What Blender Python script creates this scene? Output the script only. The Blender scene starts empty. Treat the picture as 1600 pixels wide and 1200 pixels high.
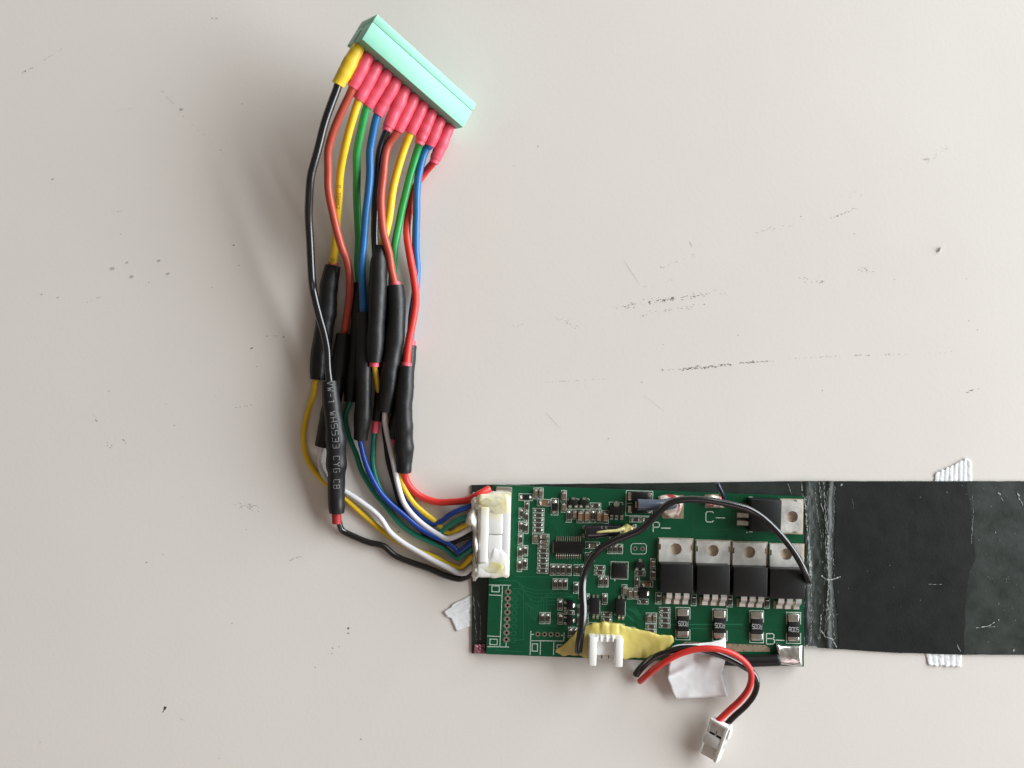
import bpy, bmesh, math, random
from mathutils import Vector, Matrix, noise

# ------------------------------------------------------------------ camera, light, exposure
scene = bpy.context.scene
col = scene.collection
MM = 0.001
CAM_H = 260.0            # camera height above the table, mm
PXMM = 5.2               # photograph pixels per mm on the table

cam_d = bpy.data.cameras.new('camera')
cam = bpy.data.objects.new('camera', cam_d)
col.objects.link(cam)
cam.location = (0, 0, CAM_H * MM)
cam_d.sensor_width = 36.0
cam_d.lens = 36.0 * CAM_H / (1600.0 / PXMM)
cam_d.clip_start = 0.01
cam_d.clip_end = 20.0
cam_d.dof.use_dof = True
cam_d.dof.focus_distance = 0.255
cam_d.dof.aperture_fstop = 17.0
scene.camera = cam

world = bpy.data.worlds.new('World')
scene.world = world
world.use_nodes = True
bg = world.node_tree.nodes['Background']
bg.inputs[0].default_value = (1.0, 0.865, 0.70, 1)
bg.inputs[1].default_value = 0.19


def area(name, loc, target, sx, sy, power, color):
    d = bpy.data.lights.new(name, 'AREA')
    d.shape = 'RECTANGLE'
    d.size, d.size_y = sx, sy
    d.energy = power
    d.color = color
    o = bpy.data.objects.new(name, d)
    col.objects.link(o)
    o.location = loc
    o.rotation_euler = (Vector(target) - Vector(loc)).to_track_quat('-Z', 'Y').to_euler()
    return o


# daylight from a window to the right, and an added weak pink fill lamp in front
area('window_light', (1.60, 0.50, 0.62), (0, 0, 0), 2.8, 1.10, 106.0, (0.90, 0.965, 1.0))
area('pink_fill', (0.15, -0.95, 0.75), (0.05, -0.02, 0), 0.7, 0.5, 1.5, (1.0, 0.76, 0.80))

scene.view_settings.view_transform = 'Standard'
scene.view_settings.look = 'None'
scene.view_settings.exposure = 0.0
scene.view_settings.gamma = 1.0
scene.view_settings.use_curve_mapping = False
scene.render.engine = 'CYCLES'
scene.render.resolution_x, scene.render.resolution_y = 1024, 768

rng = random.Random(7)


# ------------------------------------------------------------------ helpers
def at(px, py, z=0.0):
    """place in mm of the thing seen at photo pixel (px, py) that stands z mm above the table"""
    k = (CAM_H - z) / CAM_H / PXMM
    return Vector(((px - 800.0) * k, (600.0 - py) * k, z))


def crop(x0, y0, s):
    return lambda x, y: (x0 + x / s, y0 + y / s)


C1 = crop(720, 740, 5.714)
C2 = crop(720, 880, 5.714)
C3 = crop(960, 740, 5.0)
C4 = crop(960, 880, 5.0)
C5 = crop(980, 980, 5.454)
C7 = crop(460, 0, 4.615)
C8 = crop(440, 230, 5.714)
C9 = crop(460, 380, 6.667)
C10 = crop(460, 540, 6.667)
CB = crop(460, 660, 4.615)
CY = crop(860, 970, 8.0)


def mat(name, color, rough=0.5, metal=0.0, var=0.0, vscale=400.0, bump=0.0, bscale=1500.0,
        spec=0.5, coat=0.0, sss=0.0, alpha=1.0, color2=None, detail=4.0, c2lo=0.4, c2hi=0.6, rvar=0.0):
    m = bpy.data.materials.new(name)
    m.use_nodes = True
    nt = m.node_tree
    b = nt.nodes['Principled BSDF']
    b.inputs['Base Color'].default_value = (*color, 1)
    b.inputs['Roughness'].default_value = rough
    b.inputs['Metallic'].default_value = metal
    b.inputs['Specular IOR Level'].default_value = spec
    b.inputs['Coat Weight'].default_value = coat
    b.inputs['Coat Roughness'].default_value = 0.15
    b.inputs['Alpha'].default_value = alpha
    if sss:
        b.inputs['Subsurface Weight'].default_value = sss
        b.inputs['Subsurface Radius'].default_value = (0.002, 0.0016, 0.001)
        b.inputs['Subsurface Scale'].default_value = 1.0
    tc = None
    if var or bump or color2 or rvar:
        tc = nt.nodes.new('ShaderNodeTexCoord')
    if var or color2 or rvar:
        n = nt.nodes.new('ShaderNodeTexNoise')
        n.inputs['Scale'].default_value = vscale
        n.inputs['Detail'].default_value = detail
        n.inputs['Roughness'].default_value = 0.6
        nt.links.new(tc.outputs['Object'], n.inputs['Vector'])
        if var or color2:
            r = nt.nodes.new('ShaderNodeValToRGB')
            c2 = color2 if color2 else tuple(max(0, min(1, c * (1 + var))) for c in color)
            c1 = color if color2 else tuple(c * (1 - var) for c in color)
            r.color_ramp.elements[0].color = (*c1, 1)
            r.color_ramp.elements[1].color = (*c2, 1)
            r.color_ramp.elements[0].position = c2lo if color2 else 0.3
            r.color_ramp.elements[1].position = c2hi if color2 else 0.7
            nt.links.new(n.outputs['Fac'], r.inputs['Fac'])
            nt.links.new(r.outputs['Color'], b.inputs['Base Color'])
        if rvar:
            mr = nt.nodes.new('ShaderNodeMapRange')
            mr.inputs['To Min'].default_value = max(0.02, rough - rvar)
            mr.inputs['To Max'].default_value = min(1, rough + rvar)
            mr.inputs['From Min'].default_value = 0.3
            mr.inputs['From Max'].default_value = 0.7
            nt.links.new(n.outputs['Fac'], mr.inputs['Value'])
            nt.links.new(mr.outputs['Result'], b.inputs['Roughness'])
    if bump:
        n2 = nt.nodes.new('ShaderNodeTexNoise')
        n2.inputs['Scale'].default_value = bscale
        n2.inputs['Detail'].default_value = 3.0
        nt.links.new(tc.outputs['Object'], n2.inputs['Vector'])
        bp = nt.nodes.new('ShaderNodeBump')
        bp.inputs['Strength'].default_value = bump
        bp.inputs['Distance'].default_value = 0.0003
        nt.links.new(n2.outputs['Fac'], bp.inputs['Height'])
        nt.links.new(bp.outputs['Normal'], b.inputs['Normal'])
    return m


M = {}
M['table'] = mat('table_laminate', (0.712, 0.668, 0.622), 0.42, var=0.022, vscale=9, bump=0.07, bscale=900, spec=0.35, detail=6, rvar=0.05)
M['scuff'] = mat('scuff_dark', (0.17, 0.165, 0.16), 0.7, alpha=0.7, var=0.4, vscale=900)
M['scuff_mid'] = mat('scuff_grey', (0.36, 0.35, 0.335), 0.7, alpha=0.7, var=0.3, vscale=900)
M['scuff_faint'] = mat('scuff_faint', (0.54, 0.525, 0.505), 0.6, alpha=0.7, var=0.15, vscale=900)
M['ink'] = mat('ink_spot', (0.015, 0.02, 0.035), 0.4)
M['mint'] = mat('mint_plastic', (0.225, 0.52, 0.385), 0.48, var=0.03, vscale=300, bump=0.05)
M['mint_dark'] = mat('slot_dark', (0.03, 0.06, 0.045), 0.7)
M['w_black'] = mat('insulation_black', (0.006, 0.006, 0.0075), 0.24, coat=0.7, bump=0.05, bscale=700, var=0.2)
M['w_black_matte'] = mat('insulation_black_matte', (0.008, 0.0075, 0.0075), 0.40, spec=0.4, bump=0.1, bscale=900)
M['w_brown'] = mat('insulation_brown_red', (0.43, 0.066, 0.038), 0.36, var=0.08, bump=0.06)
M['w_yellow'] = mat('insulation_yellow', (0.80, 0.53, 0.022), 0.36, var=0.05, bump=0.06)
M['w_green'] = mat('insulation_green', (0.022, 0.30, 0.072), 0.34, var=0.08, bump=0.06)
M['w_blue'] = mat('insulation_blue', (0.016, 0.135, 0.36), 0.34, var=0.08, bump=0.06)
M['w_red'] = mat('insulation_red', (0.66, 0.035, 0.026), 0.36, var=0.06, bump=0.06)
M['w_white'] = mat('insulation_white', (0.70, 0.69, 0.71), 0.38, var=0.03, bump=0.06)
M['w_teal'] = mat('insulation_teal', (0.010, 0.205, 0.130), 0.34, var=0.08, bump=0.06)
M['w_navy'] = mat('insulation_deep_blue', (0.010, 0.050, 0.30), 0.33, var=0.08, bump=0.06)
M['shrink'] = mat('heat_shrink_black', (0.0075, 0.0075, 0.008), 0.44, spec=0.42, var=0.15, bump=0.12, bscale=1200, rvar=0.06)
M['shrink_red'] = mat('heat_shrink_red', (0.80, 0.098, 0.150), 0.40, var=0.06, bump=0.10, sss=0.15)
M['shrink_dred'] = mat('heat_shrink_dark_red', (0.38, 0.025, 0.025), 0.45, var=0.1, bump=0.10)
M['shrink_yel'] = mat('heat_shrink_yellow', (0.80, 0.54, 0.035), 0.44, var=0.05, bump=0.10, sss=0.08)
M['print'] = mat('white_print', (0.46, 0.46, 0.46), 0.6, var=0.35, vscale=2500)
M['print_dim'] = mat('dim_print', (0.22, 0.225, 0.23), 0.6, var=0.4, vscale=2500)
M['print_dark'] = mat('dark_print', (0.13, 0.09, 0.02), 0.6, var=0.4, vscale=2500)
M['pcb'] = mat('solder_mask_green', (0.0042, 0.072, 0.030), 0.30, var=0.10, vscale=120, bump=0.05, bscale=1500, spec=0.35, rvar=0.05)
M['trace'] = mat('solder_mask_trace', (0.014, 0.150, 0.070), 0.30)
M['seam'] = mat('solder_mask_dark', (0.005, 0.070, 0.032), 0.34)
M['silk'] = mat('silkscreen', (0.52, 0.57, 0.50), 0.6, var=0.15, vscale=1500)
M['tin'] = mat('tin', (0.70, 0.68, 0.64), 0.22, 0.95, var=0.12, vscale=900, bump=0.10, bscale=1500)
M['solder'] = mat('solder', (0.74, 0.73, 0.71), 0.25, 0.95, var=0.10, vscale=500, bump=0.25, bscale=450)
M['tab'] = mat('nickel_tab', (0.62, 0.60, 0.565), 0.48, 0.55, var=0.26, vscale=170, bump=0.08, bscale=800, rvar=0.1)
M['pad'] = mat('pad_with_flux', (0.33, 0.255, 0.175), 0.5, 0.35, var=0.22, vscale=500)
M['pad_tan'] = mat('pad_dull_tan', (0.52, 0.41, 0.31), 0.6, 0.1, var=0.1, vscale=500)
M['ring'] = mat('plated_ring', (0.30, 0.255, 0.20), 0.4, 0.6, var=0.1)
M['hole'] = mat('hole_barrel', (0.02, 0.018, 0.014), 0.7)
M['chip_black'] = mat('moulded_epoxy', (0.009, 0.0088, 0.009), 0.40, spec=0.36, var=0.15, vscale=900, bump=0.12, bscale=2500)
M['res'] = mat('resistor_body', (0.038, 0.032, 0.026), 0.4, var=0.35, vscale=900)
M['cap_tan'] = mat('ceramic_tan', (0.21, 0.105, 0.055), 0.45, var=0.12, vscale=600)
M['cap_grey'] = mat('ceramic_grey', (0.13, 0.098, 0.066), 0.45, var=0.2, vscale=600)
M['nylon'] = mat('white_nylon', (0.80, 0.79, 0.765), 0.38, var=0.02, bump=0.05, sss=0.15)
M['nylon_glued'] = mat('white_nylon_with_glue', (0.80, 0.79, 0.76), 0.35, vscale=75, color2=(0.74, 0.67, 0.40), c2lo=0.50, c2hi=0.70, bump=0.10, bscale=250, sss=0.12, detail=2)
M['glue'] = mat('hot_glue', (0.76, 0.73, 0.66), 0.28, var=0.04, bump=0.2, bscale=300, sss=0.35)
M['glue_yel'] = mat('yellowed_glue', (0.76, 0.74, 0.66), 0.30, color2=(0.60, 0.53, 0.24), c2lo=0.35, c2hi=0.62, vscale=170, bump=0.15, bscale=300, sss=0.25)
M['putty'] = mat('yellow_putty', (0.62, 0.52, 0.14), 0.36, vscale=110, color2=(0.58, 0.43, 0.125), c2lo=0.45, c2hi=0.75, bump=0.12, bscale=500, sss=0.2)
M['bead'] = mat('yellow_bead', (0.78, 0.70, 0.30), 0.3, var=0.1, vscale=300, sss=0.2)
M['sheet'] = mat('grey_green_fibre_sheet', (0.017, 0.0235, 0.0195), 0.42, spec=0.45, var=0.22, vscale=160, bump=0.10, bscale=1000, rvar=0.08, detail=8)
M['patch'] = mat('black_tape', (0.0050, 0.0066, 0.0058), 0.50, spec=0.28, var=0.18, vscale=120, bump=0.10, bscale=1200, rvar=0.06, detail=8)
M['crack'] = mat('crease_wear', (0.30, 0.32, 0.31), 0.8, var=0.6, vscale=900)
M['foil'] = mat('purple_foil', (0.34, 0.13, 0.17), 0.35, 0.4, var=0.5, vscale=700)
M['tape'] = mat('white_filament_tape', (0.88, 0.89, 0.90), 0.30, var=0.05, vscale=900, bump=0.3, bscale=1200, alpha=0.88)
M['paper'] = mat('white_tape', (0.90, 0.90, 0.91), 0.42, var=0.015, bump=0.08, bscale=300)
M['red_paint'] = mat('red_lacquer', (0.40, 0.045, 0.05), 0.30, 0.35, vscale=330, color2=(0.74, 0.66, 0.58), c2lo=0.40, c2hi=0.50)
M['copper'] = mat('copper', (0.55, 0.33, 0.22), 0.4, 0.8)
M['slot_shade'] = mat('plug_recess', (0.50, 0.44, 0.41), 0.6)
M['crystal'] = mat('black_gloss_sleeve', (0.010, 0.011, 0.014), 0.16, coat=0.5, bump=0.1, bscale=500)


def add_crease_dust(m, centres):
    """pale rubbed fibres along the fold lines, broken up by stretched noise (object x in m)"""
    nt = m.node_tree
    b = nt.nodes['Principled BSDF']
    src = b.inputs['Base Color'].links[0].from_socket
    tc = nt.nodes.new('ShaderNodeTexCoord')
    sep = nt.nodes.new('ShaderNodeSeparateXYZ')
    nt.links.new(tc.outputs['Object'], sep.inputs[0])
    mp = nt.nodes.new('ShaderNodeMapping')
    mp.inputs['Scale'].default_value = (2200, 260, 300)
    nt.links.new(tc.outputs['Object'], mp.inputs['Vector'])
    nz = nt.nodes.new('ShaderNodeTexNoise')
    nz.inputs['Scale'].default_value = 1.0
    nz.inputs['Detail'].default_value = 6.0
    nt.links.new(mp.outputs[0], nz.inputs['Vector'])
    total = None

    def math_(op, x, y):
        n = nt.nodes.new('ShaderNodeMath')
        n.operation = op
        for i, v in enumerate((x, y)):
            if isinstance(v, (int, float)):
                n.inputs[i].default_value = v
            else:
                nt.links.new(v, n.inputs[i])
        return n.outputs[0]
    for c, w, a in centres:
        d = math_('ABSOLUTE', math_('SUBTRACT', sep.outputs[0], c), 0)
        g = math_('MULTIPLY', math_('MAXIMUM', math_('SUBTRACT', 1.0, math_('DIVIDE', d, w)), 0.0), a)
        total = g if total is None else math_('MAXIMUM', total, g)
    f = math_('MULTIPLY', total, math_('MAXIMUM', math_('MULTIPLY', math_('SUBTRACT', nz.outputs['Fac'], 0.47), 6.0), 0.0))
    f = math_('MINIMUM', f, 0.8)
    mx = nt.nodes.new('ShaderNodeMix')
    mx.data_type = 'RGBA'
    nt.links.new(f, mx.inputs[0])
    nt.links.new(src, mx.inputs[6])
    mx.inputs[7].default_value = (0.17, 0.185, 0.18, 1)
    nt.links.new(mx.outputs[2], b.inputs['Base Color'])


add_crease_dust(M['sheet'], [(0.0003, 0.0011, 0.55), (0.0018, 0.0008, 0.3), (0.0055, 0.0010, 0.3), (0.0068, 0.0010, 0.6)])


def link(o, parent=None):
    col.objects.link(o)
    if parent is not None:
        o.parent = parent
    return o


def tag(o, label, cat, group=None, kind=None):
    o['label'] = label
    o['category'] = cat
    if group:
        o['group'] = group
    if kind:
        o['kind'] = kind
    return o


def thing(name, loc, label, cat, group=None):
    o = bpy.data.objects.new(name, None)
    o.empty_display_size = 0.004
    o.location = Vector(loc) * MM
    link(o)
    return tag(o, label, cat, group)


def wloc(o):
    v = Vector((0, 0, 0))
    while o is not None:
        v += o.location
        o = o.parent
    return v


def mesh_obj(name, verts, faces, m, parent=None, smooth=False, angle=None):
    """verts in mm, world frame (roots are unrotated Empties / meshes)"""
    off = wloc(parent) / MM if parent is not None else Vector((0, 0, 0))
    me = bpy.data.meshes.new(name)
    me.from_pydata([tuple((Vector(v) - off) * MM) for v in verts], [], faces)
    mats = m if isinstance(m, (list, tuple)) else [m]
    for mm in mats:
        me.materials.append(mm)
    me.validate()
    bm = bmesh.new()
    bm.from_mesh(me)
    bmesh.ops.recalc_face_normals(bm, faces=bm.faces)
    bm.to_mesh(me)
    bm.free()
    if smooth:
        for p in me.polygons:
            p.use_smooth = True
        if angle:
            me.set_sharp_from_angle(angle=math.radians(angle))
    o = bpy.data.objects.new(name, me)
    return link(o, parent)


def finish(name, bm, m, parent=None, smooth=True, angle=35):
    vs = [v.co.copy() for v in bm.verts]
    bm.verts.index_update()
    fs = [[v.index for v in f.verts] for f in bm.faces]
    bm.free()
    return mesh_obj(name, vs, fs, m, parent, smooth, angle)


def bevel(bm, w, seg=2, edges=None):
    bmesh.ops.bevel(bm, geom=edges or list(bm.edges), offset=w, segments=seg, affect='EDGES', profile=0.5)


def bm_box(bm, corners):
    """corners: 4 bottom then 4 top"""
    v = [bm.verts.new(c) for c in corners]
    for f in ((3, 2, 1, 0), (4, 5, 6, 7), (0, 1, 5, 4), (1, 2, 6, 5), (2, 3, 7, 6), (3, 0, 4, 7)):
        bm.faces.new([v[i] for i in f])
    return v


def quad_px(x0, y0, x1, y1, z, rot=-1.8):
    """corners of a photo-pixel rectangle at height z, turned with the board"""
    c = at((x0 + x1) / 2, (y0 + y1) / 2, z)
    k = (CAM_H - z) / CAM_H / PXMM
    hx, hy = (x1 - x0) / 2 * k, (y1 - y0) / 2 * k
    a = math.radians(rot)
    out = []
    for sx, sy in ((-1, -1), (1, -1), (1, 1), (-1, 1)):
        x, y = sx * hx, sy * hy
        out.append(Vector((c.x + x * math.cos(a) - y * math.sin(a), c.y + x * math.sin(a) + y * math.cos(a), z)))
    return out


def box_px(name, x0, y0, x1, y1, z0, z1, m, parent, bev=0.15, taper=0.0, rot=-1.8, seg=2):
    top = quad_px(x0, y0, x1, y1, z1, rot)
    c = sum(top, Vector()) / 4
    bot = [Vector((c.x + (p.x - c.x) * (1 + taper), c.y + (p.y - c.y) * (1 + taper), z0)) for p in top]
    bm = bmesh.new()
    bm_box(bm, bot + top)
    if bev:
        bevel(bm, bev, seg)
    return finish(name, bm, m, parent)


def plate(name, outer, holes, z0, z1, m, parent, bev=0.0):
    """flat plate with real holes; outer and holes are lists of (x, y) mm"""
    bm = bmesh.new()
    es = []
    for loop in [outer] + holes:
        vs = [bm.verts.new((p[0], p[1], z1)) for p in loop]
        for i in range(len(vs)):
            es.append(bm.edges.new((vs[i], vs[(i + 1) % len(vs)])))
    bmesh.ops.triangle_fill(bm, use_beauty=True, use_dissolve=False, edges=es)
    r = bmesh.ops.extrude_face_region(bm, geom=list(bm.faces))
    for g in r['geom']:
        if isinstance(g, bmesh.types.BMVert):
            g.co.z = z0
    return finish(name, bm, m, parent, smooth=False)


def circle(cx, cy, r, n=20):
    return [(cx + r * math.cos(2 * math.pi * i / n), cy + r * math.sin(2 * math.pi * i / n)) for i in range(n)]


def catmull(P, step=0.8):
    P = [Vector(p) for p in P]
    if len(P) == 2:
        n = max(2, int((P[1] - P[0]).length / step))
        return [P[0].lerp(P[1], i / n) for i in range(n + 1)]
    Q = [P[0] * 2 - P[1]] + P + [P[-1] * 2 - P[-2]]
    out = []
    for i in range(1, len(Q) - 2):
        p0, p1, p2, p3 = Q[i - 1:i + 3]
        t0 = 0
        t1 = t0 + max((p1 - p0).length, 1e-4) ** 0.5
        t2 = t1 + max((p2 - p1).length, 1e-4) ** 0.5
        t3 = t2 + max((p3 - p2).length, 1e-4) ** 0.5
        n = max(2, int((p2 - p1).length / step))
        for k in range(n):
            t = t1 + (t2 - t1) * k / n
            a1 = p0.lerp(p1, (t - t0) / (t1 - t0))
            a2 = p1.lerp(p2, (t - t1) / (t2 - t1))
            a3 = p2.lerp(p3, (t - t2) / (t3 - t2))
            b1 = a1.lerp(a2, (t - t0) / (t2 - t0))
            b2 = a2.lerp(a3, (t - t1) / (t3 - t1))
            out.append(b1.lerp(b2, (t - t1) / (t2 - t1)))
    out.append(Q[-2])
    return out


def arclen(path):
    s = [0.0]
    for a, b in zip(path, path[1:]):
        s.append(s[-1] + (b - a).length)
    return s


def frames(path):
    fr = []
    prev = Vector((0, 0, 1))
    for i, p in enumerate(path):
        t = (path[min(i + 1, len(path) - 1)] - path[max(i - 1, 0)])
        t = t.normalized() if t.length > 1e-9 else Vector((0, -1, 0))
        up = prev - t * prev.dot(t)
        up = up.normalized() if up.length > 1e-5 else Vector((1, 0, 0))
        prev = up
        fr.append((t, t.cross(up), up))
    return fr


def tube(name, path, rad, m, parent, n=12, cap=True, rnd=0.25, floor=None, sq=1.0):
    """rad: number or function(u in 0..1, angle)"""
    s = arclen(path)
    L = max(s[-1], 1e-6)
    fr = frames(path)
    vs, fs = [], []
    for i, (p, (t, side, up)) in enumerate(zip(path, fr)):
        u = s[i] / L
        for k in range(n):
            a = 2 * math.pi * k / n
            r = rad(u, a) if callable(rad) else rad
            v = p + side * (math.cos(a) * r) + up * (math.sin(a) * r * sq)
            if floor is not None and v.z < floor:
                v.z = floor
            vs.append(v)
    for i in range(len(path) - 1):
        for k in range(n):
            a, b = i * n + k, i * n + (k + 1) % n
            fs.append((a, b, b + n, a + n))
    if cap:
        for i, sg in ((0, -1), (len(path) - 1, 1)):
            base = i * n
            t = fr[i][0]
            r0 = rad(s[i] / L, 0) if callable(rad) else rad
            c = path[i]
            j = len(vs)
            for k in range(n):
                vs.append(c + (vs[base + k] - c) * 0.72 + t * (sg * r0 * rnd))
            for k in range(n):
                fs.append((base + k, base + (k + 1) % n, j + (k + 1) % n, j + k))
            fs.append(tuple(j + k for k in range(n)))
    return mesh_obj(name, vs, fs, m, parent, smooth=True, angle=50)


def ribbon(vs, fs, pts, w, closed=False):
    """flat stroke in the plane of pts (z kept), w mm wide; appended to vs, fs"""
    P = [Vector(p) for p in pts]
    n = len(P)
    base = len(vs)
    for i in range(n):
        if closed:
            a, b = P[i - 1], P[(i + 1) % n]
        else:
            a, b = P[max(i - 1, 0)], P[min(i + 1, n - 1)]
        d1 = (P[i] - a)
        d2 = (b - P[i])
        d1.z = d2.z = 0
        if d1.length < 1e-9:
            d1 = d2.copy()
        if d2.length < 1e-9:
            d2 = d1.copy()
        d1.normalize()
        d2.normalize()
        t = d1 + d2
        t = t.normalized() if t.length > 1e-6 else d1
        nrm = Vector((-t.y, t.x, 0))
        k = 1 / max(0.5, Vector((-d1.y, d1.x, 0)).dot(nrm))
        ww = (w[i] if isinstance(w, (list, tuple)) else w) / 2 * k
        vs.append(P[i] + nrm * ww)
        vs.append(P[i] - nrm * ww)
    m = n if closed else n - 1
    for i in range(m):
        j = (i + 1) % n
        fs.append((base + 2 * i, base + 2 * i + 1, base + 2 * j + 1, base + 2 * j))


FONT = {  # strokes on a 4 x 6 grid
    'V': [[(0, 6), (2, 0), (4, 6)]], 'W': [[(0, 6), (1, 0), (2, 4), (3, 0), (4, 6)]],
    '-': [[(0.5, 3), (3.5, 3)]], '1': [[(1, 5), (2.2, 6), (2.2, 0)]],
    'H': [[(0, 0), (0, 6)], [(4, 0), (4, 6)], [(0, 3), (4, 3)]],
    'S': [[(4, 5.4), (3.4, 6), (.6, 6), (0, 5.4), (0, 3.6), (.6, 3), (3.4, 3), (4, 2.4), (4, .6), (3.4, 0), (.6, 0), (0, .6)]],
    '5': [[(4, 6), (0, 6), (0, 3.4), (3.3, 3.4), (4, 2.7), (4, .7), (3.3, 0), (0, 0)]],
    '3': [[(0, 6), (3.4, 6), (4, 5.4), (4, 3.7), (3.3, 3.1), (1.2, 3.1)], [(3.3, 3.1), (4, 2.4), (4, .6), (3.4, 0), (0, 0)]],
    'C': [[(4, 5.2), (3.2, 6), (.8, 6), (0, 5.2), (0, .8), (.8, 0), (3.2, 0), (4, .8)]],
    'Y': [[(0, 6), (2, 3.2), (4, 6)], [(2, 3.2), (2, 0)]],
    'G': [[(4, 5.2), (3.2, 6), (.8, 6), (0, 5.2), (0, .8), (.8, 0), (3.4, 0), (4, .6), (4, 2.8), (2.2, 2.8)]],
    'B': [[(0, 0), (0, 6), (3, 6), (3.8, 5.3), (3.8, 3.8), (3, 3.15), (0, 3.15)], [(3, 3.15), (4, 2.4), (4, .8), (3.2, 0), (0, 0)]],
    'P': [[(0, 0), (0, 6), (3.1, 6), (4, 5.2), (4, 3.7), (3.1, 2.9), (0, 2.9)]],
    'R': [[(0, 0), (0, 6), (3.1, 6), (4, 5.2), (4, 3.8), (3.1, 3), (0, 3)], [(2, 3), (4, 0)]],
    '0': [[(.8, 0), (0, .9), (0, 5.1), (.8, 6), (3.2, 6), (4, 5.1), (4, .9), (3.2, 0), (.8, 0)]],
    'M': [[(0, 0), (0, 6), (2, 2.5), (4, 6), (4, 0)]],
    '7': [[(0, 6), (4, 6), (1.4, 0)]], '.': [[(1.8, 0), (2.2, 0.5)]],
    '2': [[(0, 5.2), (.8, 6), (3.2, 6), (4, 5.2), (4, 3.8), (0, 0), (4, 0)]], ' ': [],
}


def strokes(text, h, adv=5.6):
    """polylines of a text, h mm tall, starting at the origin"""
    k = h / 6.0
    out = []
    x = 0
    for ch in text:
        for st in FONT[ch]:
            out.append([((p[0] + x) * k, p[1] * k) for p in st])
        x += adv
    return out, (x - (adv - 4)) * k


def flat_text(vs, fs, text, cx, cy, z, h, w, rot=0.0, adv=5.6):
    st, tw = strokes(text, h, adv)
    a = math.radians(rot)
    for s in st:
        pts = []
        for (x, y) in s:
            x -= tw / 2
            y -= h / 2
            pts.append(Vector((cx + x * math.cos(a) - y * math.sin(a), cy + x * math.sin(a) + y * math.cos(a), z)))
        ribbon(vs, fs, pts, w)


def wrap_text(name, text, path, radf, s0, h, w, phi0, m, parent, adv=5.6, sq=1.0):
    """text running along a tube, letter tops towards the right-hand side of the run"""
    s = arclen(path)
    L = s[-1]
    fr = frames(path)

    def on(u, v):
        u = max(0.0, min(L - 1e-4, u))
        i = 0
        while i < len(s) - 2 and s[i + 1] < u:
            i += 1
        f = (u - s[i]) / max(1e-9, s[i + 1] - s[i])
        c = path[i].lerp(path[i + 1], f)
        t, side, up = fr[i]
        t2, sd2, up2 = fr[i + 1]
        side = side.lerp(sd2, f)
        up = up.lerp(up2, f)
        r0 = radf(u / L, math.pi / 2) if callable(radf) else radf
        ph = phi0 - v / r0
        a = math.pi / 2 - ph
        r = (radf(u / L, a) if callable(radf) else radf) + 0.05
        return c + side * (math.sin(ph) * r) + up * (math.cos(ph) * r * sq)

    st, tw = strokes(text, h, adv)
    vs, fs = [], []
    for line in st:
        pts = []
        for (x0, y0), (x1, y1) in zip(line, line[1:]):
            n = max(1, int(math.hypot(x1 - x0, y1 - y0) / 0.25))
            for k in range(n):
                pts.append((x0 + (x1 - x0) * k / n, y0 + (y1 - y0) * k / n))
        pts.append(line[-1])
        base = len(vs)
        for i, p in enumerate(pts):
            a = pts[max(i - 1, 0)]
            b = pts[min(i + 1, len(pts) - 1)]
            d = Vector((b[0] - a[0], b[1] - a[1]))
            d = d.normalized() if d.length > 1e-9 else Vector((1, 0))
            nx, ny = -d.y * w / 2, d.x * w / 2
            vs.append(on(s0 + p[0] + nx, p[1] - h / 2 + ny))
            vs.append(on(s0 + p[0] - nx, p[1] - h / 2 - ny))
        for i in range(len(pts) - 1):
            fs.append((base + 2 * i, base + 2 * i + 1, base + 2 * i + 3, base + 2 * i + 2))
    return mesh_obj(name, vs, fs, m, parent)


def prof(pts, x):
    if x <= pts[0][0]:
        return pts[0][1]
    for (x0, y0), (x1, y1) in zip(pts, pts[1:]):
        if x <= x1:
            f = (x - x0) / (x1 - x0)
            f = f * f * (3 - 2 * f) * 0.5 + f * 0.5
            return y0 + (y1 - y0) * f
    return pts[-1][1]


def lump(name, top, bot, x0, x1, z0, hfun, m, parent, nx=60, nt=18, wob=0.0, seed=0.0, vertical=False, edge=0.38, endk=(9, 9), rough=(0.22, 0.08)):
    """a blob between two outline profiles (photo px), hfun(u, t) mm above z0"""
    vs, fs = [], []
    for i in range(nx + 1):
        u = i / nx
        x = x0 + (x1 - x0) * u
        a, b = prof(top, x), prof(bot, x)
        a += wob * noise.noise((x * 0.11, seed, 1.3))
        b += wob * noise.noise((x * 0.11, seed, 7.7))
        for j in range(nt + 1):
            t = j / nt
            te = 0.5 - 0.5 * math.cos(math.pi * t)
            y = a + (b - a) * te
            ends = max(0.0, min(1.0, u * endk[0], (1 - u) * endk[1])) ** 0.5
            h = hfun(u, te) * ends * (max(0.0, 4 * te * (1 - te))) ** edge
            n = noise.noise((x * 0.05, y * 0.05, seed)) * rough[0] + noise.noise((x * 0.14, y * 0.14, seed + 4)) * rough[1]
            h *= 1 + n
            if vertical:
                vs.append(at(y, x, z0 + h))
            else:
                vs.append(at(x, y, z0 + h))
    w = nt + 1
    for i in range(nx):
        for j in range(nt):
            a = i * w + j
            fs.append((a, a + 1, a + w + 1, a + w))
    # underside
    k = len(vs)
    for i in range(nx + 1):
        for j in (0, nt):
            v = vs[i * w + j].copy()
            v.z = z0 - 0.03
            vs.append(v)
    for i in range(nx):
        fs.append((k + 2 * i, k + 2 * i + 1, k + 2 * i + 3, k + 2 * i + 2))
        fs.append((i * w, k + 2 * i, k + 2 * i + 2, (i + 1) * w))
        fs.append((i * w + nt, k + 2 * i + 1, k + 2 * i + 3, (i + 1) * w + nt))
    return mesh_obj(name, vs, fs, m, parent, smooth=True, angle=70)


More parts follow.
